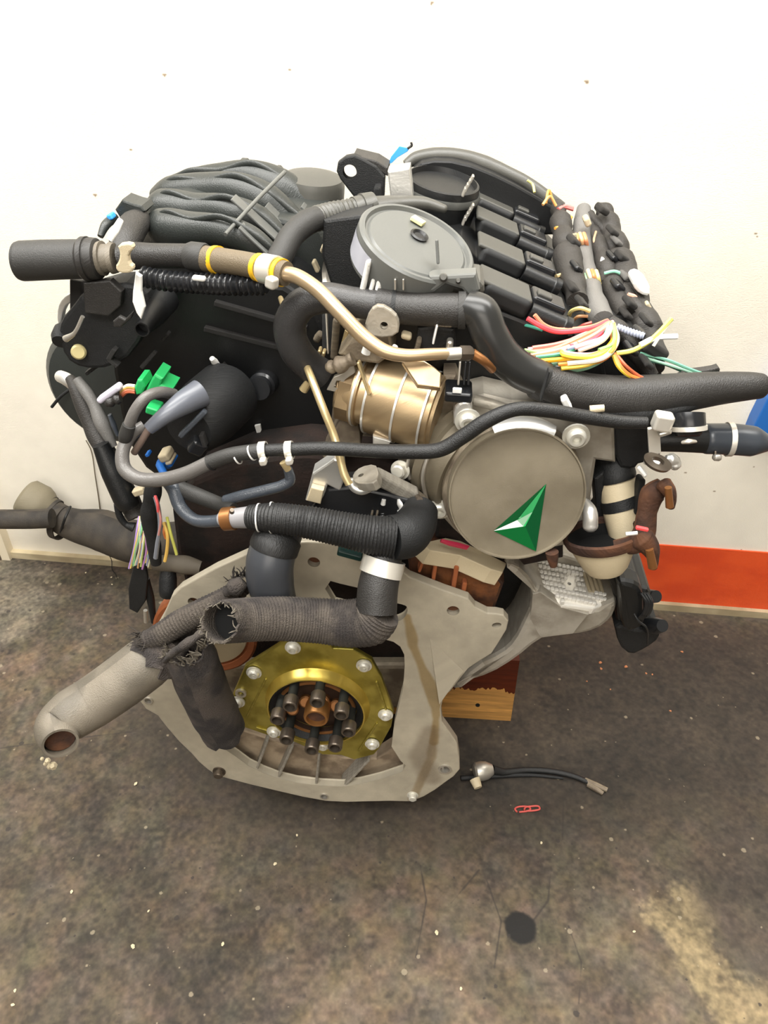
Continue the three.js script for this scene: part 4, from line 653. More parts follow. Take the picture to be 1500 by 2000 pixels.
// ---------------------------------------------------------------- hoses lying over and hanging from the engine
function hose(name, label, cat, build) { const t = thing(name, label, cat); build((n, g, m, l) => part(t, n, g, m, l)); return rebase(t); }
hose('fuel_hose', 'thick dark canister hose at the far left ending in a bent tan metal pipe', 'hose', (p) => {
  const c = p('canister', tube([[37, 510, .10, 36], [44, 510, .10, 38], [90, 508, .10, 38], [164, 506, .10, 37]], { seg: 28 }), MT.can, 'dark grey cylinder with a flat end');
  part(c, 'end_rib', turnedP([160, 506, .10], [196, 505, .10], [[0, 38], [.15, 42], [.4, 42], [.42, 39], [.6, 40], [.9, 38], [1, 30]], 28), MT.rubberGrey);
  p('connector_neck', turnedP([192, 505, .10], [226, 504, .10], [[0, 31], [.3, 33], [.32, 27], [.7, 26], [.75, 30], [1, 28]], 24), MT.tube);
  p('band_clip', prism(round([[228, 478], [256, 474], [262, 486], [250, 496], [252, 514], [262, 522], [256, 534], [232, 534], [224, 522], [232, 510], [234, 494]], 1), .045, .052, {}), MT.cream, 'cream clip');
  p('elbow', tube([[238, 505, .10, 26], [262, 500, .10, 26], [300, 500, .095, 24], [370, 500, .085, 23]], { seg: 24 }), MT.rubberGrey);
  p('top_elbow', tube([[238, 505, .11, 28], [246, 470, .13, 30], [262, 440, .16, 28], [275, 428, .18, 20]], { seg: 24 }), MT.rubberGrey);
  p('neck_flash', tube([[214, 470, .085, 6], [224, 452, .09, 8], [236, 430, .1, 6]], {}), MT.white);
  p('sleeve', turnedP([368, 500, .085], [402, 504, .08], [[0, 25], [.2, 28], [.9, 28], [1, 26]], 24), MT.can);
  p('brown_hose', tube([[398, 505, .08, 25], [440, 510, .07, 24], [500, 520, .055, 24], [560, 535, .04, 24]], { seg: 24 }), MT.hoseBrown, 'brown rubber section');
  for (const [x, y, s, x2, y2] of [[424, 508, .075, 434, 509], [508, 523, .052, 516, 525], [548, 532, .044, 557, 534]]) p('yellow_band', band([x, y, s], [x2, y2, s - .003], 24.5, 11), MT.yellow, 'yellow band');
  p('hose_clamp', band([528, 527, .049], [538, 529, .046], 25.5, 36, .0015), MT.clamp, 'cream metal hose clamp'); p('clamp_ear', bar([522, 548, .03], [540, 556, .025], 24, .01, .003), MT.clamp);
  p('metal_pipe', tube([[555, 534, .04, 15], [580, 540, .035, 15], [620, 566, .025, 15], [665, 612, .012, 15], [715, 662, .002, 15], [752, 686, -.004, 14], [790, 694, -.004, 13], [840, 692, 0, 12], [895, 690, .006, 11]], { n: 70, seg: 20 }), MT.pipe, 'bent tan metal pipe');
  p('bright_collar', turnedP([872, 691, .004], [900, 690, .006], [[0, 12.5], [1, 12.5]], 20), MT.steel); p('end_nut', turnedP([898, 690, .006], [922, 690, .01], [[0, 15], [.8, 15], [1, 12]], 8), MT.boltDark);
  p('outlet', tube([[922, 690, .01, 10], [945, 705, .01, 9], [962, 722, .02, 8]], {}), MT.copper);
});
hose('coolant_hose', 'thick black hose looping at the engine centre and running to the right edge', 'hose', (p) => {
  p('hose_loop', tube([[632, 732, .075, 30], [606, 716, .07, 31], [576, 680, .062, 32], [566, 635, .06, 32], [588, 596, .06, 31], [630, 582, .06, 30], [690, 590, .058, 29], [745, 598, .056, 30]], { n: 60, seg: 22 }), mat(0x302f2f, .4, 0, fine(.0002)));
  p('middle_hose', tube([[735, 594, .055, 31], [760, 598, .054, 32], [820, 604, .052, 32], [880, 606, .05, 33], [912, 606, .05, 32]], { seg: 22 }), MT.rubberGrey);
  p('joint_ring', band([768, 600, .054], [778, 601, .054], 32, 8, .001), MT.blackDull); p('joint_ring', band([902, 606, .05], [914, 606, .05], 33, 14, .0015), MT.can);
  p('down_duct', tube([[910, 600, .05, 34], [938, 612, .045, 37], [955, 650, .04, 36], [980, 692, .038, 36], [1015, 722, .038, 36], [1060, 742, .04, 36]], { n: 40, seg: 22 }), mat(0x262625, .3), 'shiny black plastic elbow');
  p('right_duct', tube([[1050, 744, .04, 36], [1110, 764, .042, 42], [1180, 778, .045, 46], [1260, 776, .05, 44], [1340, 766, .055, 38], [1410, 758, .06, 32], [1468, 754, .062, 27], [1485, 754, .063, 25]], { n: 50, seg: 24, round: 1.2 }), MT.rubberGrey, 'wide duct with a rounded end at the right edge');
  p('duct_ridge', tube([[1060, 776, .03, 10], [1150, 800, .03, 18], [1250, 808, .035, 20], [1330, 798, .04, 14], [1370, 786, .045, 6]], { n: 30 }), MT.blackDull);
  p('duct_seam', bar([1072, 722, .012], [1056, 778, .012], 3, .01, .001), MT.blackDull);
  p('white_plug', tube([[1152, 800, .005, 8], [1180, 797, .005, 7]], {}), MT.cream); p('wrap_scrap', bar([1100, 775, .01], [1112, 798, .01], 14, .01, .002), MT.paleGrey);
});
hose('breather_hose', 'part-ribbed black hose arching between the manifold and the round grey cover', 'hose', (p) => {
  p('smooth_section', tube([[535, 520, .12, 24], [550, 495, .135, 24], [572, 458, .155, 24], [605, 432, .175, 24], [625, 426, .185, 23]], { seg: 20 }), MT.can);
  p('ribbed_section', tube([[618, 427, .182, 23], [650, 420, .2, 24], [695, 410, .215, 22]], { pitch: .0052, amp: .07, seg: 20 }), MT.plasticTop, 'ribbed section');
  p('end_cuff', turnedP([690, 411, .213], [728, 405, .225], [[0, 25], [.4, 26], [.42, 29], [1, 29]], 22), MT.plasticTop);
  p('outlet_arm', tube([[725, 406, .225, 27], [780, 398, .24, 19], [830, 398, .25, 16], [868, 408, .25, 10]], { flatN: .8, round: 1 }), MT.plasticTop);
});
hose('corrugated_hose', 'short corrugated black hose below the canister hose at the upper left', 'hose', (p) => {
  p('corrugation', tube([[278, 540, .075, 18], [320, 548, .072, 18], [380, 553, .068, 18], [450, 556, .06, 19], [520, 556, .055, 18]], { pitch: .0054, amp: .16, seg: 18 }), MT.blackGloss);
  p('pale_mark', bar([376, 542, .05], [402, 545, .05], 10, .006, .002), MT.paleGrey);
});
hose('vacuum_hose', 'long thin hose crossing the engine from a left loop over the silver disc', 'hose', (p) => {
  p('grey_section', tube([[282, 832, .02, 12], [258, 848, .012, 12], [240, 880, .0, 13], [243, 915, -.01, 14], [268, 934, -.016, 14], [310, 937, -.02, 14], [360, 926, -.024, 14], [412, 902, -.024, 14]], { n: 50, seg: 18 }), MT.hoseGrey, 'grey section with a pale shine');
  p('middle_section', tube([[408, 904, -.024, 15], [450, 889, -.024, 15], [510, 880, -.022, 15]], { seg: 18 }), MT.can);
  p('black_section', tube([[505, 880, -.022, 12], [560, 878, -.022, 13], [640, 876, -.022, 14], [720, 880, -.02, 14], [800, 882, -.02, 15], [860, 878, -.02, 15], [905, 852, -.018, 15], [950, 822, -.016, 15], [1005, 800, -.012, 14], [1070, 802, -.006, 14], [1140, 814, 0, 14], [1210, 824, .005, 13], [1262, 826, .008, 12]], { n: 90, seg: 18 }), MT.rubber, 'long black section');
  for (const x of [413, 464, 492]) p('white_ring', band([x, 904 - (x - 413) * .25, -.024], [x + 4, 902.5 - (x - 413) * .25, -.024], x < 420 ? 14.6 : 14.8, 3, .0006), x < 420 ? MT.blackDull : MT.paleGrey);
  for (const [x, y] of [[514, 880], [565, 879]]) { p('hose_clamp', band([x, y, -.022], [x + 8, y - .6, -.022], 15.5, 14, .0012), MT.clamp, 'pale metal ear clamp'); p('clamp_ear', bar([x - 2, y + 15, -.035], [x + 2, y + 27, -.035], 14, .008, .002), MT.clamp); }
  p('clamp_screw', turnedP([553, 902, -.03], [563, 918, -.03], [[0, 8], [1, 7]], 12), MT.pipeGold);
});
hose('small_elbow_pipe', 'small grey angled tube just above the ribbed hose', 'hose', (p) => {
  p('tube', tube([[440, 978, -.02, 11], [470, 969, -.02, 11], [520, 957, -.018, 11], [552, 948, -.016, 11], [566, 938, -.014, 11], [562, 915, -.012, 9]], { round: 1, n: 40 }), MT.hoseBlue);
});
hose('lower_ribbed_hose', 'dark ribbed hose with copper clamp running left to right above the grey plate', 'hose', (p) => {
  p('feed_tube', tube([[322, 930, -.0, 15], [340, 955, -.01, 15], [352, 990, -.02, 13], [380, 1015, -.03, 12], [415, 1018, -.036, 12], [448, 1012, -.04, 13]], { n: 40, seg: 18 }), MT.hoseBlue, 'blue-grey feed tube');
  p('feed_branch', tube([[340, 950, -.005, 16], [380, 966, -.01, 16], [430, 985, -.02, 14], [456, 994, -.03, 12]], { seg: 18 }), MT.can);
  p('smooth_end', turnedP([430, 1014, -.038], [492, 1010, -.044], [[0, 13], [.18, 19], [.6, 20], [1, 22]], 24), mat(0x8c8a8c, .38));
  p('copper_clamp', band([448, 1013, -.04], [460, 1012, -.041], 20, 22, .0016), MT.copper, 'copper-coloured clamp'); p('clamp_ear', turnedP([453, 1000, -.062], [453, 996, -.068], [[0, 5], [1, 4]], 10), MT.boltDark);
  p('ribbed_section', tube([[488, 1010, -.044, 24], [540, 1012, -.05, 30], [600, 1020, -.05, 32], [660, 1032, -.05, 34], [720, 1044, -.05, 38], [770, 1050, -.048, 42]], { pitch: .0031, amp: .03, seg: 26 }), MT.rubber, 'finely ribbed section');
  for (const x of [506, 531]) p('white_ring', band([x, 1011, -.047], [x + 4, 1011, -.047], x < 520 ? 27.5 : 30.5, 3, .0005), MT.paleGrey);
  p('black_bend', tube([[762, 1050, -.048, 44], [790, 1046, -.04, 46], [812, 1022, -.02, 42], [822, 995, .0, 34]], { seg: 22 }), MT.blackDull);
  p('green_clip', bar([660, 1072, -.03], [708, 1085, -.03], 14, .014, .002), mat(0x12302c, .4));
});
hose('drop_elbow', 'short fat black rubber elbow in front of the plate, left of the clamped one', 'hose', (p) => {
  p('pipe', tube([[556, 1030, -.03, 40], [540, 1058, -.045, 46], [528, 1096, -.056, 47], [528, 1135, -.06, 46], [540, 1175, -.06, 40], [556, 1200, -.055, 32]], { seg: 26, n: 40 }), mat(0x37393d, .34)); p('cuff', tube([[546, 1048, -.04, 46], [536, 1068, -.049, 49], [534, 1074, -.0505, 48]], { seg: 26 }), MT.rubber);
});
hose('cut_hose', 'fat cut ribbed hose lying across the plate with its open dark mouth at the left', 'hose', (p) => {
  p('riser', tube([[752, 1072, -.045, 34], [746, 1110, -.058, 38], [738, 1150, -.07, 40], [735, 1195, -.082, 40]], { seg: 26 }), MT.rubberGrey, 'smooth black riser');
  p('metal_band', band([747, 1106, -.057], [742, 1124, -.062], 39, 32, .0016), MT.clamp, 'wide pale metal band');
  p('ribbed_sleeve', tube([[430, 1215, -.135, 42], [462, 1212, -.115, 43], [540, 1208, -.095, 43], [620, 1212, -.083, 44], [690, 1217, -.082, 47], [725, 1210, -.082, 50], [745, 1190, -.08, 42]], { pitch: .0033, amp: .018, seg: 28, openStart: 1, wall: .9, deep: 3, ragged: .004 }), MT.sleeve, 'grey fabric-ribbed sleeve');
  p('dark_inside', latheG([[0, 0], [M(38, 445, 1213, -.12), 0], [M(38, 445, 1213, -.12), .002], [0, .002]], U(455, 1212, -.119), U(430, 1215, -.135).sub(U(462, 1212, -.115)), 24), MT.hollowShade);  // added disc that paints the shade inside the hose mouth
  p('frayed_edge', frayG(U(430, 1215, -.135), U(430, 1215, -.135).sub(U(462, 1212, -.115)).normalize(), M(41, 430, 1214, -.135), 46, .006), MT.tube).userData.kind = 'stuff';
});
hose('torn_sleeve', 'flattened torn ribbed strip of hose lying diagonally over the left of the plate', 'hose', (p) => {
  p('strip', tube([[478, 1140, -.05, 20], [450, 1163, -.058, 23], [400, 1190, -.068, 25], [350, 1217, -.075, 26], [310, 1242, -.082, 24], [285, 1252, -.085, 20]], { pitch: .0036, amp: .04, seg: 22, flatB: .9, ragged: .006 }), MT.sleeve);
  p('frayed_end', frayG(U(472, 1138, -.052), V(.4, .8, .3).normalize(), M(18, 470, 1138, -.05), 90, .014), MT.sleeve, 'frayed upper end').userData.kind = 'stuff';
  p('torn_lump', tube([[440, 1158, -.062, 10], [462, 1146, -.07, 15], [476, 1136, -.066, 12]], { lump: .5, lf: 140, n: 24 }), MT.sleeve);
  p('frayed_end', frayG(U(280, 1254, -.086), V(-.8, .1, .5).normalize(), M(20, 280, 1254, -.085), 60, .012), MT.sleeve, 'frayed lower end').userData.kind = 'stuff';
});
hose('bent_tube', 'pale grey bent tube at the lower left with an open end facing the floor', 'hose', (p) => {
  p('tube', tube([[322, 1268, -.075, 46], [285, 1296, -.09, 52], [235, 1334, -.105, 52], [180, 1372, -.12, 51], [140, 1396, -.135, 50], [114, 1420, -.148, 45], [118, 1452, -.17, 34]], { seg: 32, n: 60, openEnd: 1, wall: .86, deep: 2 }), MT.tube);
  p('dark_inside', latheG([[0, 0], [M(29, 116, 1440, -.16), 0], [M(29, 116, 1440, -.16), .002], [0, .002]], U(116, 1440, -.161), U(118, 1452, -.17).sub(U(114, 1420, -.148)), 24), MT.rust);
  p('dark_cuff', tube([[345, 1248, -.07, 34], [326, 1266, -.076, 46], [298, 1288, -.086, 53]], { seg: 28, openEnd: 1, ragged: .016, rk: 8, lump: .06, lf: 90, n: 24 }), MT.sleeveDark, 'torn dark cuff');
  p('grit', mergeG([[88, 1492], [97, 1497], [104, 1496], [82, 1482], [93, 1486]].map(([x, y], i) => { const g = new THREE.DodecahedronGeometry(.0022 + .0012 * (i % 3)); const q = U(x, y, -.14); g.translate(q.x, q.y, q.z); return g; })), MT.cream);
});
hose('fabric_hose', 'short dark fabric hose with a torn open top leaning on the gold seal plate', 'hose', (p) => {
  p('sleeve', tube([[366, 1262, -.085, 44], [376, 1290, -.082, 50], [395, 1340, -.072, 48], [418, 1390, -.06, 46], [436, 1425, -.05, 42]], { seg: 28, n: 40, openStart: 1, openEnd: 1, ragged: .012, wall: .9, lump: .03, lf: 50 }), MT.sleeveDark);
  p('torn_rim', frayG(U(364, 1256, -.086), V(-.25, .9, .35).normalize(), M(44, 364, 1258, -.085), 150, .010, .0009), MT.tube, 'frayed torn rim').userData.kind = 'stuff';
  p('torn_flap', tube([[322, 1290, -.10, 8], [345, 1270, -.11, 13], [372, 1252, -.11, 15], [392, 1238, -.1, 12]], { lump: .35, lf: 130, n: 30, flatN: .6 }), MT.sleeve);
  p('inner_shadow_fold', tube([[345, 1292, -.085, 10], [352, 1312, -.08, 12], [350, 1330, -.07, 8]], { lump: .3, lf: 90 }), MT.sleeveDark);
});
hose('loose_intake_hose', 'dusty black hose with a rubber bell end lying by the wall at the left', 'hose', (p) => {
  p('bell_end', turned(onWall(46, 968, .055), onWall(100, 1000, .06), [[0, .030], [.1, .036], [.55, .038], [.75, .034], [1, .024]], 32), mat(0x716956, .7, 0, fine(.0004)), 'olive-grey rubber bell');
  for (const [x, y] of [[82, 990], [92, 996], [102, 1003]]) { const a = onWall(x, y, .06), b = onWall(x + 10, y + 6, .062); p('bellows_ring', bandP(a, b.clone().sub(a), .0265, .006, .003, 28), MT.rubberDusty); }
  p('hose_body', sweep([onWall(92, 995, .06), onWall(122, 1015, .065), onWall(150, 1026, .07), onWall(200, 1036, .075), onWall(262, 1058, .08), onWall(330, 1058, .085), onWall(400, 1040, .09)], [.025, .027, .031, .039, .040, .036, .03], { seg: 28, n: 50 }), MT.rubberDusty);
  p('hose_seam', sweep([onWall(138, 989, .075), onWall(128, 1010, .1), onWall(118, 1040, .095)], [.002, .0025, .002], { seg: 8 }), MT.blackDull);
  { const a = onWall(118, 1020, .068), b = onWall(130, 1024, .07); p('hose_flange', bandP(a, b.clone().sub(a), .030, .012, .003, 28), MT.rubberDusty); }
});
hose('side_hose', 'straight dark hose entering at the left edge in front of the rubber bell', 'hose', (p) => { p('pipe', sweep([onWall(-60, 1014, .12), onWall(0, 1014, .12), onWall(60, 1014, .11), onWall(102, 1012, .105)], [.0175, .0175, .0175, .0175], { seg: 22 }), MT.rubberDusty); });
hose('drain_elbow', 'small brown rubber elbow with a dark spigot left of the plate', 'hose', (p) => {
  p('elbow', tube([[300, 1102, .05, 14], [330, 1100, .05, 18], [365, 1104, .05, 18], [392, 1110, .05, 14]], { lump: .1, lf: 80 }), mat(0x5d5549, .7)); p('spigot', tube([[328, 1108, .05, 14], [328, 1130, .045, 17], [328, 1152, .04, 17], [328, 1160, .04, 16]], { openEnd: 1 }), MT.blackDull);
});
hose('turbo_hose', 'black hose with clamps at the right edge below the wide duct', 'hose', (p) => {
  p('block_end', prism(round([[1192, 812], [1280, 818], [1292, 850], [1290, 905], [1250, 905], [1240, 918], [1202, 915]], 1), .05, .09, { bevel: .004 }), MT.blackDull, 'black moulded block');
  p('first_section', tube([[1282, 856, .055, 26], [1330, 856, .055, 27], [1390, 858, .058, 28]], { seg: 22 }), MT.black); p('second_section', tube([[1380, 857, .057, 30], [1430, 858, .06, 31], [1470, 862, .06, 30], [1495, 866, .062, 18]], { seg: 22, round: 1 }), mat(0x34383e, .32), 'blue-grey glossy section');
  p('hose_clamp', band([1424, 858, .06], [1432, 858, .06], 31.5, 10, .0012), MT.clamp, 'thin metal clamp'); p('clamp_screw', turnedP([1392, 893, .04], [1408, 894, .04], [[0, 4], [.2, 7], [.8, 7], [1, 5]], 12), MT.steel); p('screw_neck', bar([1396, 880, .045], [1396, 893, .042], 5, .006, .001), MT.boltDark);
  p('ribbed_cap', turnedP([1344, 808, .03], [1344, 852, .018], [[0, 32], [.6, 33], [.75, 30], [1, 22]], 24), MT.blackGloss); p('cap_clamp', band([1344, 836, .022], [1344, 846, .02], 33, 9, .0012), MT.clamp, 'bright band'); p('wing_screw', tube([[1333, 864, .0, 5], [1345, 862, -.002, 8], [1358, 862, .0, 5]], { round: 1, flatN: .6 }), MT.steel);
  p('strap', bar([1276, 834, .02], [1279, 886, .02], 23, .004, .001), MT.clamp, 'pale perforated strap'); p('strap_buckle', bar([1276, 820, .012], [1312, 826, .012], 36, .014, .003), MT.clamp); p('strap_hook', bar([1284, 846, .012], [1310, 838, .012], 10, .012, .002), MT.steel);
  p('strap_bolt', turnedP([1262, 898, .02], [1290, 908, .01], [[0, 10], [.6, 12], [1, 8]], 14), MT.alloyBright); p('washer', latheG([[.006, -.002], [.0125, -.002], [.0135, .001], [.006, .002], [.006, -.002]], U(1284, 903, .005), axisAt(1284, 903, 60, .5), 24), MT.boltDark); p('foil_end', tube([[1300, 895, .02, 10], [1318, 900, .02, 14], [1318, 915, .02, 6]], { lump: .4, lf: 200, n: 24 }), MT.alloyBright); p('pale_pin', bar([1246, 910, .03], [1262, 930, .025], 8, .008, .002), MT.white);
});

// ---------------------------------------------------------------- wiring
function wire(parent, pts, r, m) { return part(parent, 'wire', tube(pts.map(p => [p[0], p[1], p[2], r]), { seg: 7, n: Math.max(14, pts.length * 6) }), m); }
const wm = {}; const wc = (c) => wm[c] ??= mat(c, .42);
{
  const t = thing('wiring_harness', 'grey taped wiring loom at the right ending in a fan of cut coloured wires', 'wiring harness');
  part(t, 'taped_loom', tube([[1140, 408, .40, 15], [1138, 440, .37, 19], [1134, 476, .33, 20], [1142, 520, .28, 20], [1152, 560, .23, 21], [1164, 600, .18, 22], [1178, 628, .14, 20]], { lump: .12, lf: 40, n: 60, seg: 18 }), MT.tape, 'grey cloth-taped trunk');
  for (const [x, y, s, c] of [[1128, 470, .325, 0xd9a06a], [1136, 468, .322, 0xe0b080], [1144, 468, .322, 0xd98a60], [1152, 540, .245, 0xe2d9b0], [1160, 540, .245, 0xb87a4a], [1168, 541, .245, 0xe8d48a], [1146, 548, .245, 0x9fbf9a]]) wire(t, [[x - 4, y - 12, s - .006], [x, y, s - .019], [x + 3, y + 14, s - .014]], 4, wc(c));
  part(t, 'dark_loom', tube([[1166, 402, .41, 10], [1180, 412, .40, 17], [1186, 440, .37, 21], [1200, 480, .33, 24], [1210, 520, .29, 24], [1228, 570, .24, 27], [1246, 610, .2, 28], [1262, 650, .17, 32], [1276, 690, .14, 30], [1280, 720, .12, 22]], { lump: .34, lf: 75, n: 110, seg: 20 }), MT.tapeDark, 'lumpy dark loom');
  part(t, 'loom_branch', tube([[1158, 440, .37, 10], [1176, 500, .30, 17], [1196, 560, .24, 19], [1222, 620, .18, 18]], { lump: .35, lf: 70, n: 50 }), MT.tapeDark);
  for (const [x, y, s, w, c] of [[1176, 408, .38, 16, 'tapeDark'], [1196, 450, .34, 14, 'rubberGrey'], [1204, 470, .33, 12, 'tape'], [1214, 500, .3, 16, 'rubberGrey'], [1196, 500, .3, 12, 'blackGloss'], [1222, 540, .26, 14, 'tape'], [1206, 556, .24, 16, 'blackGloss'], [1230, 590, .2, 16, 'rubberGrey'], [1222, 612, .19, 14, 'tapeDark'], [1262, 624, .17, 14, 'rubberGrey'], [1250, 650, .13, 18, 'blackGloss'], [1276, 664, .13, 14, 'tape'], [1232, 680, .1, 16, 'blackGloss'], [1262, 706, .1, 14, 'rubberGrey'], [1120, 470, .3, 16, 'tapeDark'], [1126, 520, .24, 14, 'blackGloss'], [1118, 560, .2, 16, 'tapeDark'], [1136, 590, .16, 14, 'rubberGrey']]) part(t, 'loom_clip', bar([x - w * .5, y - w * .3, s - .025], [x + w * .5, y + w * .35, s - .02], w * .8, .018, .003), MT[c]);
  part(t, 'loom_branch', tube([[1150, 418, .38, 8], [1172, 440, .36, 10], [1196, 470, .34, 9]], { lump: .2 }), MT.tapeDark); part(t, 'loom_branch', tube([[1186, 540, .26, 14], [1210, 560, .24, 16], [1236, 590, .2, 14], [1262, 620, .18, 10]], { lump: .3, lf: 80 }), MT.tapeDark);
  part(t, 'loom_branch', tube([[1190, 625, .13, 16], [1220, 655, .12, 18], [1250, 690, .11, 20], [1272, 735, .1, 14]], { lump: .3, lf: 80 }), MT.tapeDark);
  part(t, 'pale_connector', prism(round([[1236, 545], [1252, 540], [1270, 556], [1270, 580], [1250, 576], [1236, 560]], 1), .2, .23, { bevel: .003 }), MT.white, 'off-white connector');
  part(t, 'pale_connector', bar([1262, 590, .19], [1270, 604, .19], 8, .01, .002), MT.cream); part(t, 'connector', bar([1172, 505, .28], [1182, 512, .28], 12, .015, .002), MT.paleGrey); part(t, 'connector', bar([1140, 434, .33], [1152, 428, .33], 18, .02, .003), MT.cream);
  part(t, 'ribbed_conduit', tube([[1205, 638, .1, 6], [1230, 648, .095, 7], [1258, 657, .09, 7]], { pitch: .003, amp: .12, seg: 12 }), mat(0x9aa0b4, .4));
  part(t, 'cable_plug', bar([1255, 662, .1], [1296, 690, .1], 26, .03, .004), MT.tapeDark);
  part(t, 'tape_end', prism(round([[1320, 740], [1340, 728], [1390, 722], [1408, 716], [1404, 740], [1380, 746], [1330, 748]], 1), .09, .1, {}), MT.tapeDark);
  const fan = [
    [[[1186, 628, .12], [1150, 642, .09], [1090, 648, .08], [1062, 640, .075], [1030, 622, .075]], 6, 0xe04a52], [[[1060, 645, .085], [1030, 636, .09], [1002, 632, .1]], 4, 0x3f8f7a],
    [[[1190, 630, .115], [1150, 652, .085], [1090, 672, .07], [1040, 680, .065]], 6, 0xe0776a], [[[1188, 632, .112], [1140, 656, .08], [1080, 682, .065], [1038, 688, .06]], 6, 0xd88a66], [[[1192, 632, .11], [1150, 660, .08], [1090, 684, .06], [1036, 694, .055]], 6, 0xdba080],
    [[[1186, 634, .11], [1130, 664, .08], [1070, 690, .06], [1024, 684, .055]], 5, 0x9fb47a], [[[1192, 636, .11], [1150, 668, .075], [1100, 690, .058], [1046, 698, .052]], 5, 0x4f9f78], [[[1100, 690, .06], [1060, 696, .055], [1024, 700, .055]], 5, 0x2f6f5a],
    [[[1196, 634, .11], [1198, 664, .07], [1170, 690, .05], [1110, 700, .046], [1050, 706, .044]], 6, 0xe0a81e], [[[1196, 636, .11], [1200, 668, .068], [1160, 696, .046], [1100, 692, .045], [1098, 686, .05]], 6, 0xe8d24a], [[[1198, 634, .108], [1204, 670, .065], [1176, 700, .045], [1108, 710, .042]], 6, 0xe9e4d6],
    [[[1194, 638, .108], [1192, 676, .064], [1160, 702, .045], [1090, 712, .043]], 5, 0xd98a3a], [[[1186, 636, .11], [1160, 662, .08], [1130, 674, .07], [1112, 676, .065]], 6, 0xe0485a], [[[1190, 634, .11], [1176, 660, .075], [1140, 672, .066], [1100, 684, .06]], 5, 0x8fa4c0],
    [[[1198, 632, .11], [1202, 660, .07], [1194, 686, .052], [1150, 712, .043], [1096, 720, .04]], 5, 0xd9b03a], [[[1196, 630, .11], [1190, 650, .075], [1174, 668, .062], [1130, 686, .055]], 5, 0xe6c9b4], [[[1194, 630, .11], [1200, 648, .078], [1196, 672, .06], [1170, 684, .052]], 5, 0x7fb86a],
    [[[1204, 690, .06], [1236, 684, .06], [1268, 666, .062], [1290, 646, .066], [1312, 622, .07]], 6, 0xe6e46a], [[[1250, 674, .06], [1280, 660, .064], [1322, 657, .07]], 7, 0xf2f2f2], [[[1276, 676, .06], [1294, 648, .066], [1312, 624, .07]], 4, 0xf2f2e0],
    [[[1200, 690, .06], [1212, 716, .05], [1232, 734, .048], [1258, 742, .05]], 5, 0xd97a3a], [[[1198, 694, .058], [1208, 716, .05], [1226, 732, .048], [1250, 740, .05]], 5, 0xd9b83a], [[[1204, 692, .06], [1222, 714, .05], [1244, 732, .05], [1262, 742, .05]], 4, 0xb05a3a],
    [[[1250, 690, .09], [1300, 702, .085], [1350, 722, .085], [1400, 740, .088]], 4, 0x6fa890], [[[1250, 696, .088], [1310, 714, .083], [1380, 738, .086]], 3.5, 0x8fb8a0], [[[1250, 700, .088], [1300, 712, .085], [1330, 724, .085]], 3.5, 0x3f7f6a],
    [[[1110, 622, .14], [1116, 608, .13], [1134, 602, .12], [1152, 608, .12]], 5, 0xcfc07a], [[[1116, 630, .13], [1130, 618, .12], [1148, 618, .12]], 4, 0xa07850], [[[1130, 640, .12], [1142, 634, .11], [1156, 630, .11]], 4, 0xc05a50],
    [[[1078, 388, .37], [1072, 372, .37], [1066, 398, .36]], 3.5, 0xd99a4a], [[[1060, 400, .35], [1074, 384, .36], [1086, 402, .36]], 3.5, 0xe0a060], [[[1084, 446, .32], [1104, 440, .33], [1116, 424, .35]], 4, 0xcf9440], [[[1090, 410, .36], [1104, 404, .37], [1120, 408, .37]], 6, 0xd9706a], [[[1030, 352, .4], [1040, 360, .4], [1044, 376, .39]], 3, 0xd0cc80],
    [[[1086, 540, .22], [1104, 534, .23], [1126, 526, .25]], 5, 0xc0a878], [[[1090, 470, .3], [1110, 462, .3], [1126, 460, .3]], 6, 0x8a7f68], [[[1180, 534, .24], [1200, 530, .24], [1216, 538, .24], [1222, 552, .24]], 4, 0x7fb8a0], [[[1226, 575, .2], [1240, 580, .2], [1244, 590, .2]], 5, 0xe0a890], [[[1164, 452, .33], [1160, 470, .32], [1166, 486, .31]], 3, 0xb09070],
  ];
  for (const [pts, r, c] of fan) wire(t, pts, r * .82, wc(c));
  fan.slice(0, 17).forEach(([pts, r], i) => { if (i === 1) return; const k = (i % 3 - 1) * 5 || 4; wire(t, pts.map(([x, y, s], j) => [x + (j === pts.length - 1 ? 14 - (i % 4) * 7 : 0), y + k * (.4 + j * .25), s + .004]), r * .7, wc([0xd98a6a, 0xe6c65a, 0x7fa88a, 0xe0a0a0, 0xd9772a, 0xb8b8c4][i % 6])); });
  part(t, 'loom_branch', tube([[1088, 398, .385, 14], [1098, 450, .33, 20], [1112, 520, .25, 22], [1128, 590, .17, 20]], { lump: .35, lf: 80, n: 60 }), MT.tapeDark);
  part(t, 'loom_branch', tube([[1150, 420, .39, 14], [1166, 480, .33, 14], [1186, 560, .24, 16]], { lump: .2 }), MT.tapeDark);
  rebase(t);
}
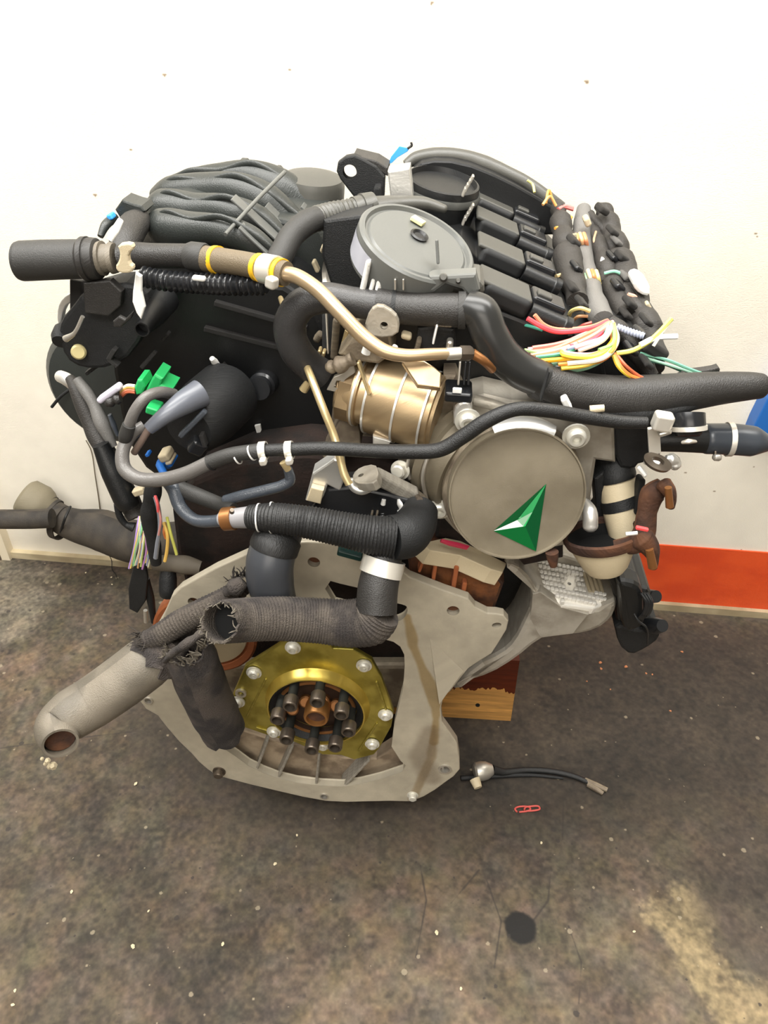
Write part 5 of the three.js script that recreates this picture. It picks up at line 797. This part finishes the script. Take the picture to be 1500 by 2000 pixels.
{
  const t = thing('wiring_harness', 'dark taped wiring loom hanging at the left with thin multicoloured wire ends', 'wiring harness');
  part(t, 'taped_loom', tube([[136, 738, .12, 10], [150, 760, .11, 15], [168, 800, .10, 19], [188, 845, .09, 20], [206, 880, .08, 18], [226, 925, .075, 22], [250, 975, .07, 22], [268, 1010, .06, 18]], { n: 60, lump: .1, lf: 40, seg: 18 }), MT.tapeDark);
  part(t, 'grey_loom', tube([[150, 740, .10, 11], [178, 780, .09, 12], [200, 830, .08, 13], [222, 872, .075, 8]], { lump: .15 }), MT.tape);
  part(t, 'black_sleeve', tube([[196, 868, .065, 16], [220, 920, .06, 23], [246, 975, .055, 24], [252, 986, .055, 22]], { seg: 18 }), MT.black, 'straight black sleeve');
  part(t, 'second_sleeve', tube([[304, 930, .03, 12], [298, 965, .03, 18], [292, 1010, .03, 16], [300, 1060, .03, 14], [305, 1100, .03, 10]], { lump: .15 }), MT.blackDull);
  part(t, 'tape_tatter', prism([[262, 1098], [280, 1090], [288, 1130], [284, 1175], [268, 1198], [252, 1190], [250, 1150]], .04, .046, {}), MT.blackDull, 'torn strip of black tape'); part(t, 'hanging_cable', tube([[284, 1130, .05, 8], [294, 1170, .05, 8], [300, 1215, .05, 5]], {}), MT.blackDull);
  part(t, 'cable_clip', turnedP([284, 1192, .03], [285, 1215, .03], [[0, 4], [1, 4]], 10), MT.steel); part(t, 'tape_loop', tube([[228, 985, .05, 6], [234, 1008, .05, 7], [246, 1024, .05, 6], [262, 1030, .05, 10]], {}), MT.blackDull); part(t, 'plastic_scrap', bar([262, 962, .05], [284, 955, .05], 14, .01, .002), MT.cream);
  const cols = [0x9b7fb8, 0xd9c06a, 0x8a8f88, 0x7fb87a, 0xc0b8a0, 0x6f7f9a, 0xb08a60, 0xd9d4c0, 0x9fae60, 0xa070a0, 0x7a9a80, 0xc9a85a, 0x8888a0, 0xb0b090];
  cols.forEach((c, i) => { const x = 266 + i * 1.6, k = (rnd() - .5) * 8; wire(t, [[x + 6, 1008, .045], [x + 4 + k, 1035, .035], [x - 6 + i * 1.1 - k, 1070, .03], [x - 14 + i * 1.3, 1098 + rnd() * 14, .03]], 2.1, wc(c)); });
  for (const [pts, r, c] of [[[[303, 970, .02], [309, 990, .015], [313, 1030, .012], [308, 1060, .012], [304, 1090, .012]], 4.5, 0x70737a], [[[303, 968, .018], [308, 985, .012], [309, 1000, .01]], 3, 0xc04848], [[[309, 990, .012], [314, 1015, .008], [310, 1045, .008]], 2.5, 0xb07870], [[[320, 1020, .02], [327, 1045, .015], [326, 1075, .015], [322, 1096, .015]], 3.5, 0xd9b05a], [[[326, 1010, .02], [333, 1040, .015], [340, 1065, .015], [345, 1083, .015]], 3, 0xb9b85a], [[[322, 1025, .02], [320, 1040, .016], [324, 1052, .016]], 2.5, 0xc0703a]]) wire(t, pts, r, wc(c));
  rebase(t);
}
{
  const t = thing('plug_cable', 'green plug with a short looped grey cable on the dark left side of the engine', 'cable');
  part(t, 'green_plug', prism([[262, 758], [268, 742], [278, 742], [284, 756], [278, 770], [266, 772]], .06, .085, { bevel: .002 }), MT.green, 'green plug body'); part(t, 'green_plug', prism([[284, 764], [296, 740], [302, 731], [318, 740], [314, 752], [336, 762], [330, 775], [300, 764], [286, 770]], .06, .09, { bevel: .002 }), MT.green); part(t, 'green_tab', bar([290, 792, .06], [314, 800, .06], 16, .02, .002), MT.green);
  for (const [c, dy] of [[0xd9b05a, 0], [0xd98a6a, 5], [0xe6d8c0, -3], [0xc96a4a, 9]]) wire(t, [[236, 766 + dy, .07], [250, 756 + dy, .065], [264, 757 + dy, .065]], 3.5, wc(c));
  part(t, 'white_sleeve', bar([194, 782, .065], [236, 752, .065], 13, .012, .003), mat(0xc8c4d2, .4)); part(t, 'torn_tape', tube([[208, 790, .06, 9], [222, 782, .06, 11], [236, 778, .06, 6]], { lump: .5, lf: 200, n: 24 }), MT.rubberGrey); part(t, 'shiny_strip', tube([[214, 810, .06, 6], [222, 830, .06, 8], [230, 850, .06, 5]], { flatB: .6 }), MT.hoseBlue);
  part(t, 'grey_cable', tube([[340, 770, .05, 11], [312, 766, .03, 11], [285, 776, .015, 11], [264, 802, .008, 11], [250, 838, .006, 11], [246, 860, .01, 10]], { n: 40 }), MT.hoseGrey); part(t, 'cable_boot', tube([[252, 830, .004, 13], [246, 850, .004, 14], [243, 862, .006, 11]], {}), MT.can);
  rebase(t);
}
single('blue_connector', [prism([[304, 905], [316, 895], [336, 912], [330, 918], [308, 916]], .06, .085, { bevel: .002 }), prism([[322, 944], [334, 940], [341, 944], [341, 954], [328, 952]], .0, .02, { bevel: .001 }), tube([[312, 908, .06, 8], [322, 928, .04, 8], [332, 946, .015, 8]], {}), bar([288, 883, .07], [292, 888, .07], 8, .01, .001)], MT.blue, 'blue connector tucked behind the grey hose on the left', 'connector');
single('loose_connector', [bar([315, 890, .05], [334, 884, .05], 18, .02, .003), bar([328, 898, .05], [340, 894, .05], 8, .02, .002)], MT.cream, 'small cream connector above the blue connector', 'connector');
single('blue_tape_tag', [prism([[757, 322], [764, 306], [780, 286], [800, 290], [796, 296], [776, 308], [766, 318]], .36, .362, { bevel: .0004 })], MT.blueTape, 'bright blue tape tag sticking up at the top of the engine', 'tape');
single('hook_wire', tube([[796, 290, .36, 2], [804, 284, .36, 2.5], [803, 278, .36, 2]], {}), MT.rubberGrey, 'tiny bent grey wire at the tip of the blue tape tag', 'wire');
hose('clip_block', 'black clip block at the left foot of the intake manifold', 'clip', (p) => { p('block', [prism([[224, 410], [238, 390], [260, 398], [276, 402], [284, 412], [268, 430], [240, 436]], .17, .2, { bevel: .002 }), tube([[196, 462, .14, 6], [206, 440, .15, 9], [224, 425, .17, 9]], {})], MT.manifold); p('blue_cap', bar([213, 424, .16], [222, 420, .16], 12, .012, .002), MT.blueTape, 'tiny bright blue cap'); });
{ // something blue standing against the wall, cut by the right edge of the picture
  const P = [[1468, 848], [1476, 828], [1500, 780], [1560, 700], [1580, 900], [1520, 860]]; const wp = P.map(p => onWall(p[0], p[1], .03)); const sh = new THREE.Shape(); wp.forEach((p, i) => { const a = p.clone().sub(WP).dot(WX); i ? sh.lineTo(a, p.y) : sh.moveTo(a, p.y); });
  const g = new THREE.ExtrudeGeometry(sh, { depth: .03, bevelEnabled: true, bevelSize: .002, bevelThickness: .002, bevelSegments: 2 }); g.applyMatrix4(new THREE.Matrix4().makeBasis(WX, UP, WN).setPosition(V(WP.x, 0, WP.z))); single('hanging_board', g, MT.blue, 'blue board corner against the wall at the right edge', 'board');
}
single('thread', sweep([onWall(168, 860, .004), onWall(178, 880, .003), onWall(186, 930, .003), onWall(193, 975, .003), onWall(196, 1000, .003)], [.0008, .0009, .0009, .0011, .0013], { seg: 6 }), MT.hoseBrown, 'thin dark thread hanging on the wall left of the engine', 'thread');
single('hair_wire', sweep([onWall(212, 1082, .016), onWall(218, 1095, .016), floorAt(219, 1112, .002), floorAt(226, 1122, .002), floorAt(229, 1131, .002)], [.0008, .0008, .0008, .0008, .0006], { seg: 6 }), MT.blackDull, 'fine black wire trailing from the baseboard onto the floor', 'wire');

// ---------------------------------------------------------------- on the floor
{
  const t = thing('sensor_cable', 'black sensor cable with a shiny round plug lying on the floor right of the plate', 'cable'); const fl = (x, y, h) => floorAt(x, y, h);
  const a = fl(926, 1508, .016), b = fl(962, 1503, .016); part(t, 'plug', turned(a, b, [[0, .010], [.1, .0135], [.4, .0145], [.7, .013], [1, .008]], 24), MT.steel, 'shiny ribbed round plug'); part(t, 'plug_nose', turned(a.clone().add(V(0, 0, .012)), a.clone().add(V(.004, -.004, .024)), [[0, .008], [1, .006]], 16), MT.cream);
  part(t, 'cable', sweep([b, fl(985, 1508, .008), fl(1030, 1504, .0045), fl(1080, 1507, .0045), fl(1120, 1516, .0045), fl(1150, 1528, .0045)], [.007, .0055, .0045, .0045, .0042, .004], { seg: 12, n: 50 }), MT.rubber); part(t, 'second_strand', sweep([fl(900, 1520, .006), fl(960, 1516, .004), fl(1040, 1514, .003), fl(1100, 1520, .003)], [.004, .004, .003, .002], { seg: 10 }), MT.blackDull);
  part(t, 'cable_tip', sweep([fl(1142, 1524, .004), fl(1164, 1534, .0045), fl(1186, 1543, .004)], [.0045, .005, .0035], { seg: 12 }), MT.alloyDirty, 'greyish metal tip'); part(t, 'cable_tip', sweep([fl(1148, 1532, .004), fl(1162, 1540, .0045), fl(1178, 1550, .004)], [.004, .004, .003], { seg: 12 }), MT.alloyDirty); rebase(t);
}
single('red_clip', [sweep([[1010, 1586], [1006, 1580], [1012, 1576], [1032, 1576], [1036, 1580], [1030, 1584], [1014, 1586]].map(p => floorAt(p[0], p[1], .0018)), Array(7).fill(.0013), { seg: 8, n: 50 }), sweep([[1024, 1582], [1026, 1577], [1036, 1575], [1052, 1575], [1054, 1580], [1044, 1583], [1028, 1584]].map(p => floorAt(p[0], p[1], .0028)), Array(7).fill(.0013), { seg: 8, n: 50 })], mat(0xc05048, .45), 'small red wire clip on the floor below the sensor cable', 'clip');
{ // crumbs on the floor: two kinds, each lying where the photo has one
  const crumb = (k) => { const g = new THREE.DodecahedronGeometry(.0019, 0), p = g.attributes.position; for (let i = 0; i < p.count; i++) { const f = .7 + .6 * h2(Math.round(p.getX(i) * 9000), Math.round(p.getY(i) * 9000), k + Math.round(p.getZ(i) * 9000)); p.setXYZ(i, p.getX(i) * f * 1.3, p.getY(i) * f * .6, p.getZ(i) * f); } g.computeVertexNormals(); g.computeBoundingBox(); g.translate(0, -g.boundingBox.min.y, 0); return g; };
  const put = (name, list, m, label, group) => { const src = crumb(name.length); list.forEach(([x, y, k]) => { const c = shad(new THREE.Mesh(src, m)); c.name = numbered(name); c.position.copy(floorAt(x, y)); c.rotation.y = x; c.scale.setScalar(k ?? 1); c.userData = { label, category: 'crumb', group }; scene.add(c); }); };
  put('orange_crumb', [[1172, 1295, 1.2], [1174, 1307, 1], [1222, 1303, 1.2], [1262, 1316, .8], [1274, 1318, .7], [1332, 1274, 1], [1309, 1389, .8], [1192, 1347, .6], [1146, 1331, .6]], mat(0xb87a52, .8), 'small orange-brown crumb on the dark floor right of the engine', 'orange crumbs right of the engine');
  put('pale_crumb', [[265, 1532, 1.2], [218, 1128, .8], [219, 1142, .8], [168, 1119, .8], [260, 1850, 1.2], [538, 1688, 1], [140, 1743, 1], [435, 1845, 1], [1057, 1647, .8], [853, 1822, 1.2], [290, 1780, .7], [30, 1935, .8], [580, 1632, .7], [900, 1932, .8], [25, 1963, .9], [1238, 1820, .8]], mat(0xc9bc9c, .8), 'tiny pale crumb lying on the grey floor', 'pale crumbs on the floor');
}
renderer.render(scene, camera);
